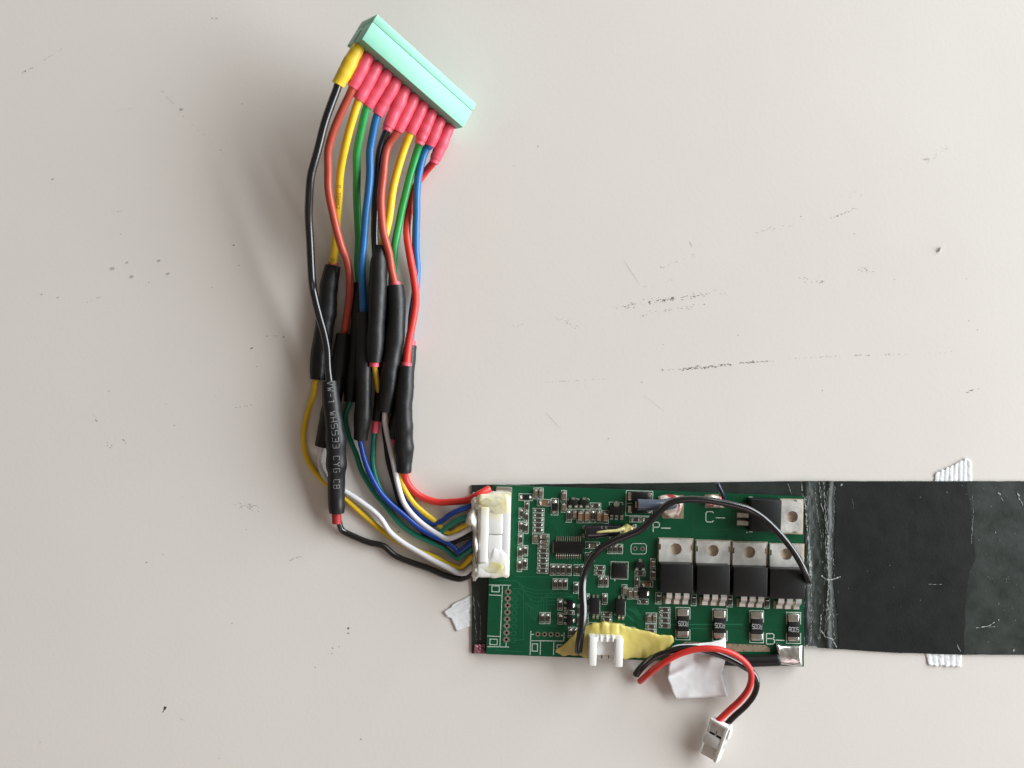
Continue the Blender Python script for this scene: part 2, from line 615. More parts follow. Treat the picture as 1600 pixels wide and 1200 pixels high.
# ------------------------------------------------------------------ table
tv = []
tf = []
tab = mesh_obj('table_top', [(-600, -500, -25), (600, -500, -25), (600, 500, -25), (-600, 500, -25),
                             (-600, -500, 0), (600, -500, 0), (600, 500, 0), (-600, 500, 0)],
               [(3, 2, 1, 0), (4, 5, 6, 7), (0, 1, 5, 4), (1, 2, 6, 5), (2, 3, 7, 6), (3, 0, 4, 7)], M['table'])
tab['kind'] = 'structure'
tab['label'] = 'off-white laminate table top with grey scuffs and specks'


def speck(vs, fs, px, py, r, ang=0.0, asp=1.0):
    c = at(px, py, 0.04)
    n = 7
    b = len(vs)
    for k in range(n):
        a = 2 * math.pi * k / n
        rr = r / PXMM * rng.uniform(0.55, 1.25)
        x, y = math.cos(a) * rr * asp, math.sin(a) * rr
        vs.append((c.x + x * math.cos(ang) - y * math.sin(ang), c.y + x * math.sin(ang) + y * math.cos(ang), 0.04))
    fs.append(tuple(range(b, b + n)))


S6 = crop(780, 200, 1.951)
SL = crop(0, 0, 2.0)
SB = crop(0, 600, 2.0)
dk, mid, fa, ink = ([], []), ([], []), ([], []), ([], [])


def scuff_run(dst, cr, a, b, n, spread, r, asp=2.0):
    p, q = cr(*a), cr(*b)
    ang = math.atan2(-(q[1] - p[1]), q[0] - p[0])
    for i in range(n):
        f = rng.random()
        speck(dst[0], dst[1], p[0] + (q[0] - p[0]) * f + rng.gauss(0, spread), p[1] + (q[1] - p[1]) * f + rng.gauss(0, spread),
              r * rng.uniform(0.4, 1.2), ang + rng.gauss(0, 0.3), asp * rng.uniform(0.5, 1.5))


for a, b, n, sp, r in [((375, 542), (640, 505), 70, 2.0, 0.75), ((500, 526), (535, 518), 30, 1.8, 0.9), ((435, 570), (640, 535), 30, 2.0, 0.6),
                       ((560, 735), (705, 722), 80, 1.0, 0.8), ((730, 717), (835, 710), 45, 0.7, 0.65), ((485, 738), (560, 735), 16, 0.8, 0.6),
                       ((885, 703), (1040, 695), 26, 0.6, 0.5), ((1085, 692), (1140, 692), 16, 0.6, 0.6), ((1170, 690), (1250, 690), 16, 0.6, 0.55),
                       ((920, 462), (990, 470), 14, 2.2, 0.8), ((1296, 98), (1308, 98), 12, 1.6, 0.7), ((1420, 808), (1462, 792), 14, 0.8, 0.6),
                       ((1010, 275), (1090, 245), 24, 0.8, 0.55)]:
    scuff_run(dk if n > 40 else mid, S6, a, b, n, sp, r)
for a, b, n, sp, r in [((5, 612), (105, 590), 10, 1.5, 0.5), ((165, 575), (250, 605), 26, 3.0, 0.6), ((660, 495), (690, 510), 14, 2.2, 0.6),
                       ((490, 428), (540, 408), 14, 1.2, 0.6), ((560, 400), (605, 382), 8, 1.2, 0.5), ((780, 320), (890, 297), 20, 1.6, 0.6),
                       ((1030, 210), (1110, 195), 8, 3, 0.5), ((1310, 95), (1370, 55), 14, 1.8, 0.6), ((135, 775), (330, 765), 40, 0.5, 0.45),
                       ((1310, 688), (1380, 683), 8, 0.8, 0.5), ((1100, 430), (1140, 440), 26, 3.0, 0.7), ((330, 548), (375, 545), 8, 2, 0.5),
                       ((400, 492), (540, 462), 14, 1.2, 0.5)]:
    scuff_run(fa, S6, a, b, n, sp, r)
for x, y, r in [(118, 55, 1.3), (1083, 322, 1.1), (728, 632, 1.0), (333, 947, 1.3), (435, 775, 1.1), (985, 800, 1.4), (1458, 615, 1.1),
                (1432, 588, 1.0), (500, 660, 0.8), (920, 270, 1.3), (985, 468, 1.6), (45, 115, 0.7), (1205, 462, 0.9), (1425, 460, 0.8)]:
    speck(mid[0], mid[1], *S6(x, y), r)
for x, y, r, d in [(730, 766, 1.3, dk), (747, 829, 0.9, dk), (886, 1053, 1.0, dk), (787, 1088, 1.6, dk), (757, 325, 0.8, mid), (377, 732, 0.9, mid),
                   (465, 883, 0.8, mid), (180, 930, 1.6, fa), (130, 920, 1.6, fa), (495, 815, 2.2, fa), (525, 855, 2.2, fa), (350, 840, 2.8, fa),
                   (410, 866, 3.2, fa), (565, 342, 2.6, fa), (165, 560, 1.6, fa), (397, 820, 1.8, fa), (803, 1145, 0.8, mid), (663, 898, .7, mid)]:
    speck(d[0], d[1], *SL(x, y), r, 0.3, 1.5)
for a, b, n in [((660, 57), (682, 59), 10), ((70, 228), (105, 208), 14), ((830, 1050), (872, 1050), 10)]:
    scuff_run(mid, SL, a, b, n, 0.6, 0.6)
for a, b, n in [((110, 205), (190, 155), 22), ((500, 280), (550, 335), 16), ((345, 660), (380, 661), 8), ((360, 347), (430, 336), 12),
                ((560, 350), (700, 480), 20), ((270, 945), (320, 925), 10)]:
    scuff_run(fa, SL, a, b, n, 0.7, 0.5)
for x, y, r, d in [(1088, 763, 2.2, dk), (1088, 779, 1.8, mid), (1040, 825, 1.4, mid), (1060, 821, 1.1, mid), (1038, 842, 1.2, mid), (985, 885, 1.0, dk),
                   (725, 748, 1.0, mid), (545, 130, 0.9, dk), (340, 22, 1.1, mid), (570, 355, 0.8, mid), (770, 455, .8, mid), (520, 62, 1.0, mid),
                   (1128, 1110, 1.4, mid), (125, 1120, 1.0, fa), (510, 532, 1.0, fa), (1245, 462, 1.6, mid), (685, 1170, .8, mid), (672, 38, .7, mid)]:
    speck(d[0], d[1], *SB(x, y), r)
for a, b, n, sp in [((905, 550), (942, 540), 16, 0.8), ((745, 378), (805, 384), 40, 2.5), ((295, 100), (305, 120), 8, 1.0), ((330, 180), (350, 200), 10, 1.6),
                    ((725, 75), (790, 66), 10, 0.6), ((380, 170), (398, 185), 6, 1.0), ((560, 1047), (575, 1049), 6, .5), ((455, 560), (462, 556), 4, .5)]:
    scuff_run(fa, SB, a, b, n, sp, 0.7)
speck(ink[0], ink[1], 257.5, 1107, 2.1, math.radians(70), 2.0)
speck(ink[0], ink[1], 255, 1112, 0.9, math.radians(60), 2.0)
for d, a, b, w in [(fa, (378, 400), (428, 478), 0.11), (fa, (140, 865), (190, 920), 0.10), (fa, (440, 815), (505, 865), 0.06), (fa, (580, 345), (588, 362), .2)]:
    p, q = S6(*a), S6(*b)
    n = 8
    pts = [at(p[0] + (q[0] - p[0]) * i / n + rng.uniform(-.4, .4), p[1] + (q[1] - p[1]) * i / n, 0.05) for i in range(n + 1)]
    ribbon(d[0], d[1], pts, [w * (0.3 + math.sin(math.pi * (i + .3) / (n + .6))) for i in range(n + 1)])
for nm, d, m in [('scuff_marks', dk, 'scuff'), ('scuff_marks', mid, 'scuff_mid'), ('scuff_marks', fa, 'scuff_faint'), ('ink_spot', ink, 'ink')]:
    o = mesh_obj(nm, d[0], d[1], M[m], tab)
    o['kind'] = 'stuff'
# a loose crumb on the table
bm = bmesh.new()
c = at(1468, 390, 0)
bmesh.ops.create_icosphere(bm, subdivisions=2, radius=1.0)
for v in bm.verts:
    k = 1 + 0.25 * noise.noise(v.co * 2.1)
    x, y = v.co.x * 0.95 * k, v.co.y * 0.33 * k
    a = math.radians(60)
    v.co = Vector((c.x + x * math.cos(a) - y * math.sin(a), c.y + x * math.sin(a) + y * math.cos(a), 0.28 + v.co.z * 0.3 * k))
crumb = finish('crumb', bm, M['scuff_faint'])
tag(crumb, 'tiny grey elongated crumb lying alone on the bare table', 'crumb')

# ------------------------------------------------------------------ insulating sheet under the board
T_S = 0.55
top_p = [(737, 758), (960, 755.5), (1255, 752), (1900, 752)]
bot_p = [(737, 1021), (765, 1021), (900, 1016), (1256, 1009), (1300, 1014), (1400, 1020), (1500, 1023), (1900, 1024)]
sheet_root = thing('insulating_sheet', at(1260, 890, 0), 'long dark grey-green fibre sheet with cracked white creases under the circuit board', 'sheet')


def sheet_z(px, py):
    z = T_S
    c1 = 1262 + 4 * noise.noise((py * 0.03, 0.2, 0))
    c2 = 1294 + 7 * noise.noise((py * 0.02, 3.2, 0))
    for cx, a, w in ((c1, 0.28, 4), (c2, 0.42, 4), (1278, -0.08, 6)):
        z += a * math.exp(-((px - cx) / w) ** 2)
    z += 0.35 * math.exp(-((px - 1256) / 40) ** 2)
    z += 0.20 * math.exp(-((px - 1279) / 20) ** 2) * (noise.noise((px * 0.16, py * 0.07, 1.0)) + 0.5 * noise.noise((px * 0.33, py * 0.15, 4.0)))
    z += 0.08 * noise.noise((px * 0.012, py * 0.012, 2.0)) + 0.03 * noise.noise((px * 0.08, py * 0.08, 5.0))
    if px < 1240:
        z = min(z, 0.75)
    return z


vs, fs = [], []
xs = list(range(737, 1241, 14)) + list(range(1244, 1330, 3)) + list(range(1334, 1901, 10))
NY = 90
for px in xs:
    for j in range(NY + 1):
        a, b = prof(top_p, px), prof(bot_p, px)
        a += 0.7 * noise.noise((px * 0.07, 1, 2))
        b += 0.7 * noise.noise((px * 0.07, 5, 2))
        py = a + (b - a) * j / NY
        x = px
        if px == 737:
            x = px + 1.2 * noise.noise((py * 0.06, 0, 0))
        vs.append(at(x, py, sheet_z(px, py)))
nv = len(vs)
for v in list(vs):
    vs.append(Vector((v.x, v.y, 0.02)))
W = NY + 1
for i in range(len(xs) - 1):
    for j in range(NY):
        a = i * W + j
        fs.append((a, a + 1, a + W + 1, a + W))
        fs.append((nv + a, nv + a + W, nv + a + W + 1, nv + a + 1))
    for j in (0, NY):
        a = i * W + j
        fs.append((a, a + W, nv + a + W, nv + a))
for j in range(NY):
    for i in (0, len(xs) - 1):
        a = i * W + j
        fs.append((a, a + 1, nv + a + 1, nv + a))
mesh_obj('sheet', vs, fs, M['sheet'], sheet_root, smooth=True, angle=40)

# darker tape stuck across it
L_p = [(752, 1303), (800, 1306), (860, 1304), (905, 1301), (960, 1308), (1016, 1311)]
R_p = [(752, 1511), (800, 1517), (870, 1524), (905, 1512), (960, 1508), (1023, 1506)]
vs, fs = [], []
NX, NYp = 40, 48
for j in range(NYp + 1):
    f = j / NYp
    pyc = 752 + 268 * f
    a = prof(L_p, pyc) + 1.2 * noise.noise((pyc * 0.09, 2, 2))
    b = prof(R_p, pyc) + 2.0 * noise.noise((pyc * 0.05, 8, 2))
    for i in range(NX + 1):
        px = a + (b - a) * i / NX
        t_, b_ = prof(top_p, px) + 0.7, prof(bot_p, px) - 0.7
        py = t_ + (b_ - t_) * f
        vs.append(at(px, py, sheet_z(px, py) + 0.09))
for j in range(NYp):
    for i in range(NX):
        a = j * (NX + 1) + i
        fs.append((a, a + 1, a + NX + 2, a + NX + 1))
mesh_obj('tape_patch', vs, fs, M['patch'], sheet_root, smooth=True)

# creases: broken pale hairlines where the sheet was folded
vs, fs = [], []


def crack(pts, w, gap, wob, seg=2.2):
    for (x0, y0), (x1, y1) in zip(pts, pts[1:]):
        n = max(2, int(math.hypot(x1 - x0, y1 - y0) / seg))
        run = []
        for i in range(n + 1):
            f = i / n
            px = x0 + (x1 - x0) * f + wob * (noise.noise((y0 * 0.7 + i * 0.42, x0, 3)) + 0.5 * rng.uniform(-1, 1))
            py = y0 + (y1 - y0) * f
            if rng.random() < gap * 0.45:
                if len(run) > 1:
                    ribbon(vs, fs, [p for p, _ in run], [q for _, q in run])
                run = []
            run.append((at(px, py, sheet_z(px, py) + 0.13), w * rng.uniform(0.1, 1.3) ** 1.3))
        if len(run) > 1:
            ribbon(vs, fs, [p for p, _ in run], [q for _, q in run])


crack([(1252, 753), (1255, 776)], 0.26, 0.15, 0.8)
crack([(1257, 776), (1260, 808), (1264, 850), (1267, 880), (1268, 905)], 0.42, 0.16, 1.2)
crack([(1264, 850), (1266, 900)], 0.5, 0.25, 1.6)
crack([(1260, 775), (1262, 830), (1267, 900), (1268, 960), (1266, 1005)], 0.16, 0.4, 2.0)
crack([(1280, 753), (1284, 790), (1291, 815), (1290, 850), (1294, 880), (1295, 905), (1293, 940), (1290, 970)], 0.26, 0.16, 1.4)
crack([(1287, 753), (1289, 790), (1293, 822), (1294, 860), (1294, 903)], 0.22, 0.22, 1.4)
crack([(1294, 845), (1295, 903)], 0.36, 0.18, 0.7)
crack([(1295, 908), (1292, 940), (1297, 960), (1291, 972)], 0.28, 0.16, 1.4)
crack([(1283, 985), (1290, 995), (1300, 998), (1308, 1012)], 0.42, 0.12, 0.8)
crack([(1304, 760), (1303, 800), (1300, 850), (1303, 890)], 0.12, 0.4, 2.0)
crack([(1283, 899), (1290, 905), (1299, 906), (1308, 903), (1314, 901)], 0.5, 0.06, 0.6)
crack([(1273, 760), (1277, 800), (1284, 840)], 0.12, 0.4, 1.5)
crack([(1283, 960), (1281, 1000)], 0.18, 0.4, 1.6)
crack([(1300, 940), (1305, 1000)], 0.14, 0.4, 1.6)
crack([(1258, 1008), (1276, 1011)], 0.35, 0.2, 0.8)
crack([(1231, 756), (1237, 772)], 0.14, 0.2, 0.8)
crack([(1519, 770), (1521, 800), (1519, 830), (1518, 850)], 0.12, 0.35, 1.0)
crack([(1495, 1006), (1501, 1018)], 0.16, 0.15, 0.5)
crack([(1526, 981), (1545, 978), (1555, 972)], 0.3, 0.1, 0.8)
crack([(1535, 980), (1560, 979)], 0.3, 0.25, 2.0)
crack([(1450, 913), (1472, 913)], 0.1, 0.3, 0.3)
crack([(1560, 770), (1566, 780), (1567, 782)], 0.3, 0.2, 2.2)
crack([(1590, 770), (1598, 790)], 0.3, 0.3, 2.5)
crack([(1332, 780), (1334, 795)], 0.08, 0.2, 0.4)
for y0 in range(930, 1000, 4):
    x = 739 + (y0 - 930) * 0.08
    crack([(x + rng.uniform(-1, 1), y0), (x + rng.uniform(0, 2), y0 + 6)], 0.14, 0.2, 0.8)
crack([(744, 935), (750, 950), (751, 975), (750, 1000)], 0.14, 0.1, 0.6)
for _ in range(150):
    cx0 = rng.choice((1262, 1266, 1288, 1295))
    px, py = cx0 + rng.gauss(0, 5), rng.uniform(755, 1008)
    crack([(px, py), (px + rng.gauss(0, 1.5), py + rng.uniform(2, 9))], rng.uniform(0.03, 0.10), 0.1, 0.8, 1.5)
for _ in range(120):
    px, py = rng.uniform(1258, 1596), rng.uniform(756, 1008)
    if 1310 < px < 1510 and rng.random() < 0.75:
        continue
    ln = rng.uniform(0.5, 2.4)
    a = rng.uniform(0, 3.14)
    crack([(px, py), (px + ln * math.cos(a), py + ln * math.sin(a))], rng.uniform(0.06, 0.16), 0.0, 0.2, 1.0)
for (px, py, l_) in [(1296, 836, 4), (1585, 1014, 4), (1316, 756, 3), (1561, 968, 2), (1556, 831, 2)]:
    crack([(px, py), (px - l_ * .5, py + l_)], 0.6, 0, 0.3, 1.5)
o = mesh_obj('crease_wear', vs, fs, M['crack'], sheet_root)
o['kind'] = 'stuff'
# purple foil scrap on the corner
vs, fs = [], []
n = 7
for i in range(n):
    for j in range(n):
        px, py = 741 + 17 * i / (n - 1) + rng.uniform(-.8, .8), 1007 + 14 * j / (n - 1) + rng.uniform(-.8, .8)
        vs.append(at(px, py, 0.85 + rng.uniform(0, 0.5)))
for i in range(n - 1):
    for j in range(n - 1):
        a = i * n + j
        fs.append((a, a + 1, a + n + 1, a + n))
mesh_obj('foil_scrap', vs, fs, M['foil'], sheet_root)

# ------------------------------------------------------------------ strips of ribbed tape below the sheet
def ribbed(name, e0, e1, nr, label, ragged, z=0.18):
    """tape between two edge polylines (photo px) with nr ribs across from e0 to e1"""
    def along(e, f):
        d = [0]
        for a, b in zip(e, e[1:]):
            d.append(d[-1] + math.hypot(b[0] - a[0], b[1] - a[1]))
        t = f * d[-1]
        for i in range(len(e) - 1):
            if t <= d[i + 1] + 1e-9:
                g = (t - d[i]) / max(1e-9, d[i + 1] - d[i])
                return (e[i][0] + (e[i + 1][0] - e[i][0]) * g, e[i][1] + (e[i + 1][1] - e[i][1]) * g)
        return e[-1]
    sub, nl = 6, 12
    n = nr * sub
    vs, fs = [], []
    for i in range(n + 1):
        f = i / n
        rib = abs(math.sin(math.pi * i / sub))
        p, q = along(e0, f), along(e1, f)
        ext = ragged * (0.35 + 0.65 * noise.noise((i / sub * 1.7, nr, 0))) + ragged * 0.4 * rib
        dx, dy = q[0] - p[0], q[1] - p[1]
        L = math.hypot(dx, dy)
        for j in range(nl + 1):
            g = j / nl * (1 + ext / L)
            wob = 0.6 * noise.noise((g * 5, i / sub, nr))
            vs.append(at(p[0] + dx * g + wob, p[1] + dy * g, z + 0.10 * rib ** 0.7 + 0.12 * noise.noise((g * 4, f * 6, 3)) + 0.4 * max(0, g - 0.75)))
    w = nl + 1
    for i in range(n):
        for j in range(nl):
            a = i * w + j
            fs.append((a, a + 1, a + w + 1, a + w))
    o = mesh_obj(name, vs, fs, M['tape'], smooth=True)
    sm = o.modifiers.new('thick', 'SOLIDIFY')
    sm.thickness = 0.00012
    tag(o, label, 'tape', 'strips of white ribbed tape under the sheet')
    return o


ribbed('ribbed_tape', [(1459, 757), (1519, 757)], [(1461, 741), (1486, 730), (1510, 717), (1518, 722)], 8,
       'white ribbed tape tab with slanted end above the dark sheet', 2.2)
ribbed('ribbed_tape', [(1445, 1018), (1503, 1018)], [(1450, 1037), (1502, 1040)], 6,
       'white ribbed tape tab with ragged square end below the dark sheet', 4.0)
ribbed('ribbed_tape', [(742, 926), (742, 976)], [(709, 943), (704, 950), (694, 955), (696, 962), (705, 966), (714, 986)], 7,
       'white ribbed tape tab folded out beside the plug end of the sheet', 1.5, z=0.16)

# ------------------------------------------------------------------ circuit board
ZB = 2.4      # top of the board
ZU = 0.80
RB = -1.8
board = thing('circuit_board', at(1008, 900, ZU), 'green circuit board with black transistors and tiny chips on the dark sheet', 'circuit board')


def bpt(p, z=ZB):
    return at(p[0], p[1], z)


outer_px = [(769, 757.5), (1256, 776), (1256, 1041.5), (760, 1022)]
big_pads = [C2(422 - 2.2 * i, 255 + 61 * i) for i in range(8)]
pads4 = [C2(688, 633), C2(747, 634), C2(805, 635), C2(864, 638)]
pads2 = [C3(162, 585), C3(220, 587)]
holes = []
for p in big_pads:
    q = bpt(p)
    holes.append(circle(q.x, q.y, 0.42, 14))
for p in pads4:
    q = bpt(p)
    holes.append(circle(q.x, q.y, 0.40, 14))
for p in pads2:
    q = bpt(p)
    holes.append(circle(q.x, q.y, 0.34, 14))
plate('substrate', [tuple(bpt(p).xy) for p in outer_px], holes, ZU, ZB, M['pcb'], board)


def ring_pad(p, ro, ri, sx=1.0):
    q = bpt(p)
    vs, fs = [], []
    n = 18
    for k in range(n):
        a = 2 * math.pi * k / n
        c, s = math.cos(a), math.sin(a)
        vs.append((q.x + c * ri, q.y + s * ri, ZB - 1.2))
        vs.append((q.x + c * ri, q.y + s * ri, ZB + 0.06))
        vs.append((q.x + c * ro * sx, q.y + s * ro, ZB + 0.045))
    for k in range(n):
        a, b = 3 * k, 3 * ((k + 1) % n)
        fs.append((a, b, b + 1, a + 1))
        fs.append((a + 1, b + 1, b + 2, a + 2))
    o = mesh_obj('hole_ring', vs, fs, M['ring'], board, smooth=True, angle=40)


for p in big_pads:
    ring_pad(p, 0.86, 0.40, 1.2)
for p in pads4:
    ring_pad(p, 0.74, 0.38)
for p in pads2:
    ring_pad(p, 0.66, 0.32, 1.05)

# --- printed lines and copper tracks
sv, sf = [], []
ZS = ZB + 0.03


def sl(pts, w=0.19, cr=None, closed=False):
    P = [bpt(cr(*p) if cr else p, ZS) for p in pts]
    ribbon(sv, sf, P, w, closed)


def orect(x0, y0, x1, y1, w=0.17):
    q = quad_px(x0, y0, x1, y1, ZS, RB)
    ribbon(sv, sf, q, w, True)


for a, b in [((250, 193), (447, 197)), ((235, 745), (430, 748)), ((252, 283), (362, 288)), ((238, 650), (350, 655)),
             ((372, 196), (349, 746)), ((425, 197), (423, 228)), ((405, 710), (403, 746)), ((626, 605), (618, 816)), ((923, 620), (919, 698)),
             ((622, 692), (922, 695)), ((712, 695), (708, 818)), ((831, 695), (827, 820)), ((627, 635), (655, 635)), ((892, 643), (926, 645)),
             ((1145, 528), (1460, 545)), ((1145, 528), (1143, 580)), ((1460, 545), (1459, 570)), ((1475, 570), (1558, 574))]:
    sl([a, b], 0.20, C2)
for i in range(7):
    p, q = big_pads[i], big_pads[i + 1]
    sl([(p[0], p[1] + 4.8), (q[0], q[1] - 4.8)], 0.2)
for r in [(278, 203, 343, 255), (260, 678, 325, 727), (637, 720, 685, 785), (860, 730, 910, 785)]:
    orect(*C2(r[0], r[1]), *C2(r[2], r[3]), 0.22)
# rounded outline round the two holes
rr = []
x0, y0, x1, y1, rd = 130, 547, 250, 628, 20
for cx_, cy_, a0 in ((x1 - rd, y1 - rd, 0), (x0 + rd, y1 - rd, 90), (x0 + rd, y0 + rd, 180), (x1 - rd, y0 + rd, 270)):
    for k in range(4):
        a = math.radians(a0 + 30 * k)
        rr.append((cx_ + rd * math.cos(a), cy_ + rd * math.sin(a)))
sl(rr, 0.18, C3, True)
# letters P- C- B-
for txt, cr, x0, x1, y0, y1 in (('P', C3, 303, 352, 380, 455), ('C', C3, 715, 775, 297, 378), ('B', C4, 1188, 1250, 550, 632)):
    a = bpt(cr((x0 + x1) / 2, (y0 + y1) / 2), ZS)
    k = (CAM_H - ZS) / CAM_H / PXMM / 5.0
    st, tw = strokes(txt, 1.0)
    for s in st:
        pts = [Vector((a.x + (x / tw - .5) * (x1 - x0) * k, a.y + (y - .5) * (y1 - y0) * k, ZS)) for x, y in s]
        ribbon(sv, sf, pts, 0.27)
sl([(365, 425), (440, 427)], 0.27, C3)
sl([(792, 345), (864, 347)], 0.27, C3)
sl([(1258, 600), (1330, 604)], 0.27, C4)
# small printed marks
sl([(1053, 455), (1080, 455)], 0.25, C3)
sl([(1050, 182), (1085, 186)], 0.25, C3)
sl([(1030, 459), (1040, 459)], 0.3, C3)
sl([(612, 10), (614, 235)], 0.12, C4)

tv_, tf_ = [], []
dv_, df_ = [], []
ZT = ZB + 0.012


def tr(pts, w=0.16, cr=None, dark=False):
    P = [bpt(cr(*p) if cr else p, ZT) for p in pts]
    ribbon(dv_ if dark else tv_, df_ if dark else tf_, P, w)


for i in range(9):   # diagonal bus to the ticked chip
    d = i * 21
    tr([(752 + d, 372 - 5 * i), (772 + d, 395 - 5 * i), (868 + d, 515), (870 + d, 556)], 0.10, C1)
for i in range(5):
    tr([(515 + 22 * i, 175 + 30 * i), (530 + 22 * i, 205 + 30 * i), (660, 240 + 34 * i), (1000, 238 + 30 * i), (1030, 250 + 30 * i)], 0.13, C2)
for i in range(6):
    tr([(560 + 22 * i, 340 + 8 * i), (620 + 16 * i, 400 + 10 * i), (622 + 16 * i, 470), (660 + 10 * i, 510 + 6 * i), (860, 505 + 14 * i)], 0.12, C2)
for i in range(4):
    tr([(690 + 25 * i, 430), (692 + 25 * i, 350 - 18 * i), (730 + 25 * i, 310 - 18 * i), (1000, 305 - 12 * i)], 0.12, C2)
for i in range(5):
    tr([(100 + 14 * i, 355 - 4 * i), (140 + 14 * i, 372 + 5 * i), (230 + 4 * i, 470 - 12 * i)], 0.14, C4)
    tr([(80 + 14 * i, 385 + 10 * i), (200 - 6 * i, 520 - 6 * i)], 0.12, C4)
tr([(440, 480), (1000, 478)], 0.35, C4)
tr([(600, 510), (990, 515)], 0.2, C4)
tr([(460, 225), (560, 230), (562, 680), (470, 690)], 0.14, C2)
tr([(280, 150), (500, 160), (560, 210)], 0.14, C2)
tr([(490, 120), (820, 125)], 0.13, C2)
tr([(300, 775), (560, 790)], 0.13, C2)
for i in range(5):
    tr([(985 + i * 28, 780), (985 + i * 28, 805)], 0.12, C1)
    tr([(880 + i * 35, 762), (860 + i * 35, 800)], 0.1, C1)
for i in range(4):
    tr([(1350 + i * 30, 720), (1352 + i * 30, 785)], 0.1, C1)
tr([(612, 145), (610, 470), (620, 510), (940, 525)], 0.2, C3, True)
tr([(622, 160), (622, 440), (900, 440), (935, 410), (935, 170)], 0.25, C3, True)
tr([(1015, 460), (1015, 510), (1470, 530)], 0.2, C3, True)
tr([(300, 470), (300, 680)], 0.5, C3, True)
tr([(440, 500), (1340, 520)], 0.3, C4, True)
for i in range(8):
    p = big_pads[i]
    q = bpt((p[0] + 11, p[1] + 1), ZT)
    ribbon(tv_, tf_, [Vector((q.x + .75 * math.cos(k * .7), q.y + .75 * math.sin(k * .7), ZT)) for k in range(9)], 0.13, True)
tr([(510, 240), (545, 300), (575, 370), (610, 458)], 0.10, C2)
o = mesh_obj('copper_tracks', tv_, tf_, M['trace'], board)
o['kind'] = 'stuff'
o = mesh_obj('copper_gaps', dv_, df_, M['seam'], board)
o['kind'] = 'stuff'
sv0, sf0 = sv, sf

# --- small chips: shared unit meshes
def unit_chip():
    bm = bmesh.new()
    bm_box(bm, [(-.33, -.46, 0), (.33, -.46, 0), (.33, .46, 0), (-.33, .46, 0), (-.33, -.46, .86), (.33, -.46, .86), (.33, .46, .86), (-.33, .46, .86)])
    return bm


def unit_cap():
    bm = bmesh.new()
    # end metal with a sloping solder fillet outwards
    p = [(.27, -.5), (.40, -.5), (.50, -.47), (.50, .47), (.40, .5), (.27, .5)]
    b = [bm.verts.new((x, y, 0)) for x, y in p]
    t = [bm.verts.new(v) for v in ((.27, -.45, .93), (.335, -.43, .95), (.44, -.38, .52), (.44, .38, .52), (.335, .43, .95), (.27, .45, .93))]
    n = 6
    for i in range(n):
        j = (i + 1) % n
        bm.faces.new((b[i], b[j], t[j], t[i]))
    bm.faces.new((t[0], t[1], t[4], t[5]))
    bm.faces.new((t[1], t[2], t[3], t[4]))
    bmesh.ops.recalc_face_normals(bm, faces=bm.faces)
    return bm


def to_mesh(name, bm, m, smooth=False):
    me = bpy.data.meshes.new(name)
    bm.to_mesh(me)
    bm.free()
    me.materials.append(m)
    if smooth:
        for p in me.polygons:
            p.use_smooth = True
        me.set_sharp_from_angle(angle=math.radians(85))
    return me


chip_mesh = {k: to_mesh(k, unit_chip(), M[m]) for k, m in (('r', 'res'), ('t', 'cap_tan'), ('g', 'cap_grey'), ('k', 'chip_black'))}
cap_mesh = to_mesh('end_cap', unit_cap(), M['tin'], True)
chip_name = {'r': 'chip_resistor', 't': 'chip_capacitor', 'g': 'chip_capacitor', 'k': 'chip_resistor'}


def place_unit(o, cx, cy, z, sx, sy, sz, rotz, parent):
    col.objects.link(o)
    o.parent = parent
    p = Vector((cx, cy, z)) * MM - wloc(parent)
    o.location = p
    o.rotation_euler = (0, 0, math.radians(rotz))
    o.scale = (sx * MM, sy * MM, sz * MM)


def chip(cr, x0, y0, x1, y1, kind='r', ori=None, h=None, outline=True, inset=0.86):
    (a, b), (c, d) = cr(x0, y0), cr(x1, y1)
    if outline:
        orect(a, b, c, d)
    p = bpt(((a + c) / 2, (b + d) / 2), ZB)
    k = (CAM_H - ZB) / CAM_H / PXMM
    wx, wy = (c - a) * k, (d - b) * k
    if ori is None:
        ori = 'h' if wx > wy else 'v'
    L, W_ = (wx, wy) if ori == 'h' else (wy, wx)
    L, W_ = L * inset, W_ * (inset - 0.10)
    h = h or (0.62 if kind == 'r' else 0.95)
    rz = RB + (0 if ori == 'h' else 90) + rng.uniform(-1.3, 1.3)
    o = bpy.data.objects.new(chip_name[kind], chip_mesh[kind])
    place_unit(o, p.x, p.y, ZB + 0.02, L, W_, h, rz, board)
    for s in (0, 180):
        e = bpy.data.objects.new('end_cap', cap_mesh)
        col.objects.link(e)
        e.parent = o
        e.rotation_euler = (0, 0, math.radians(s))
    return o


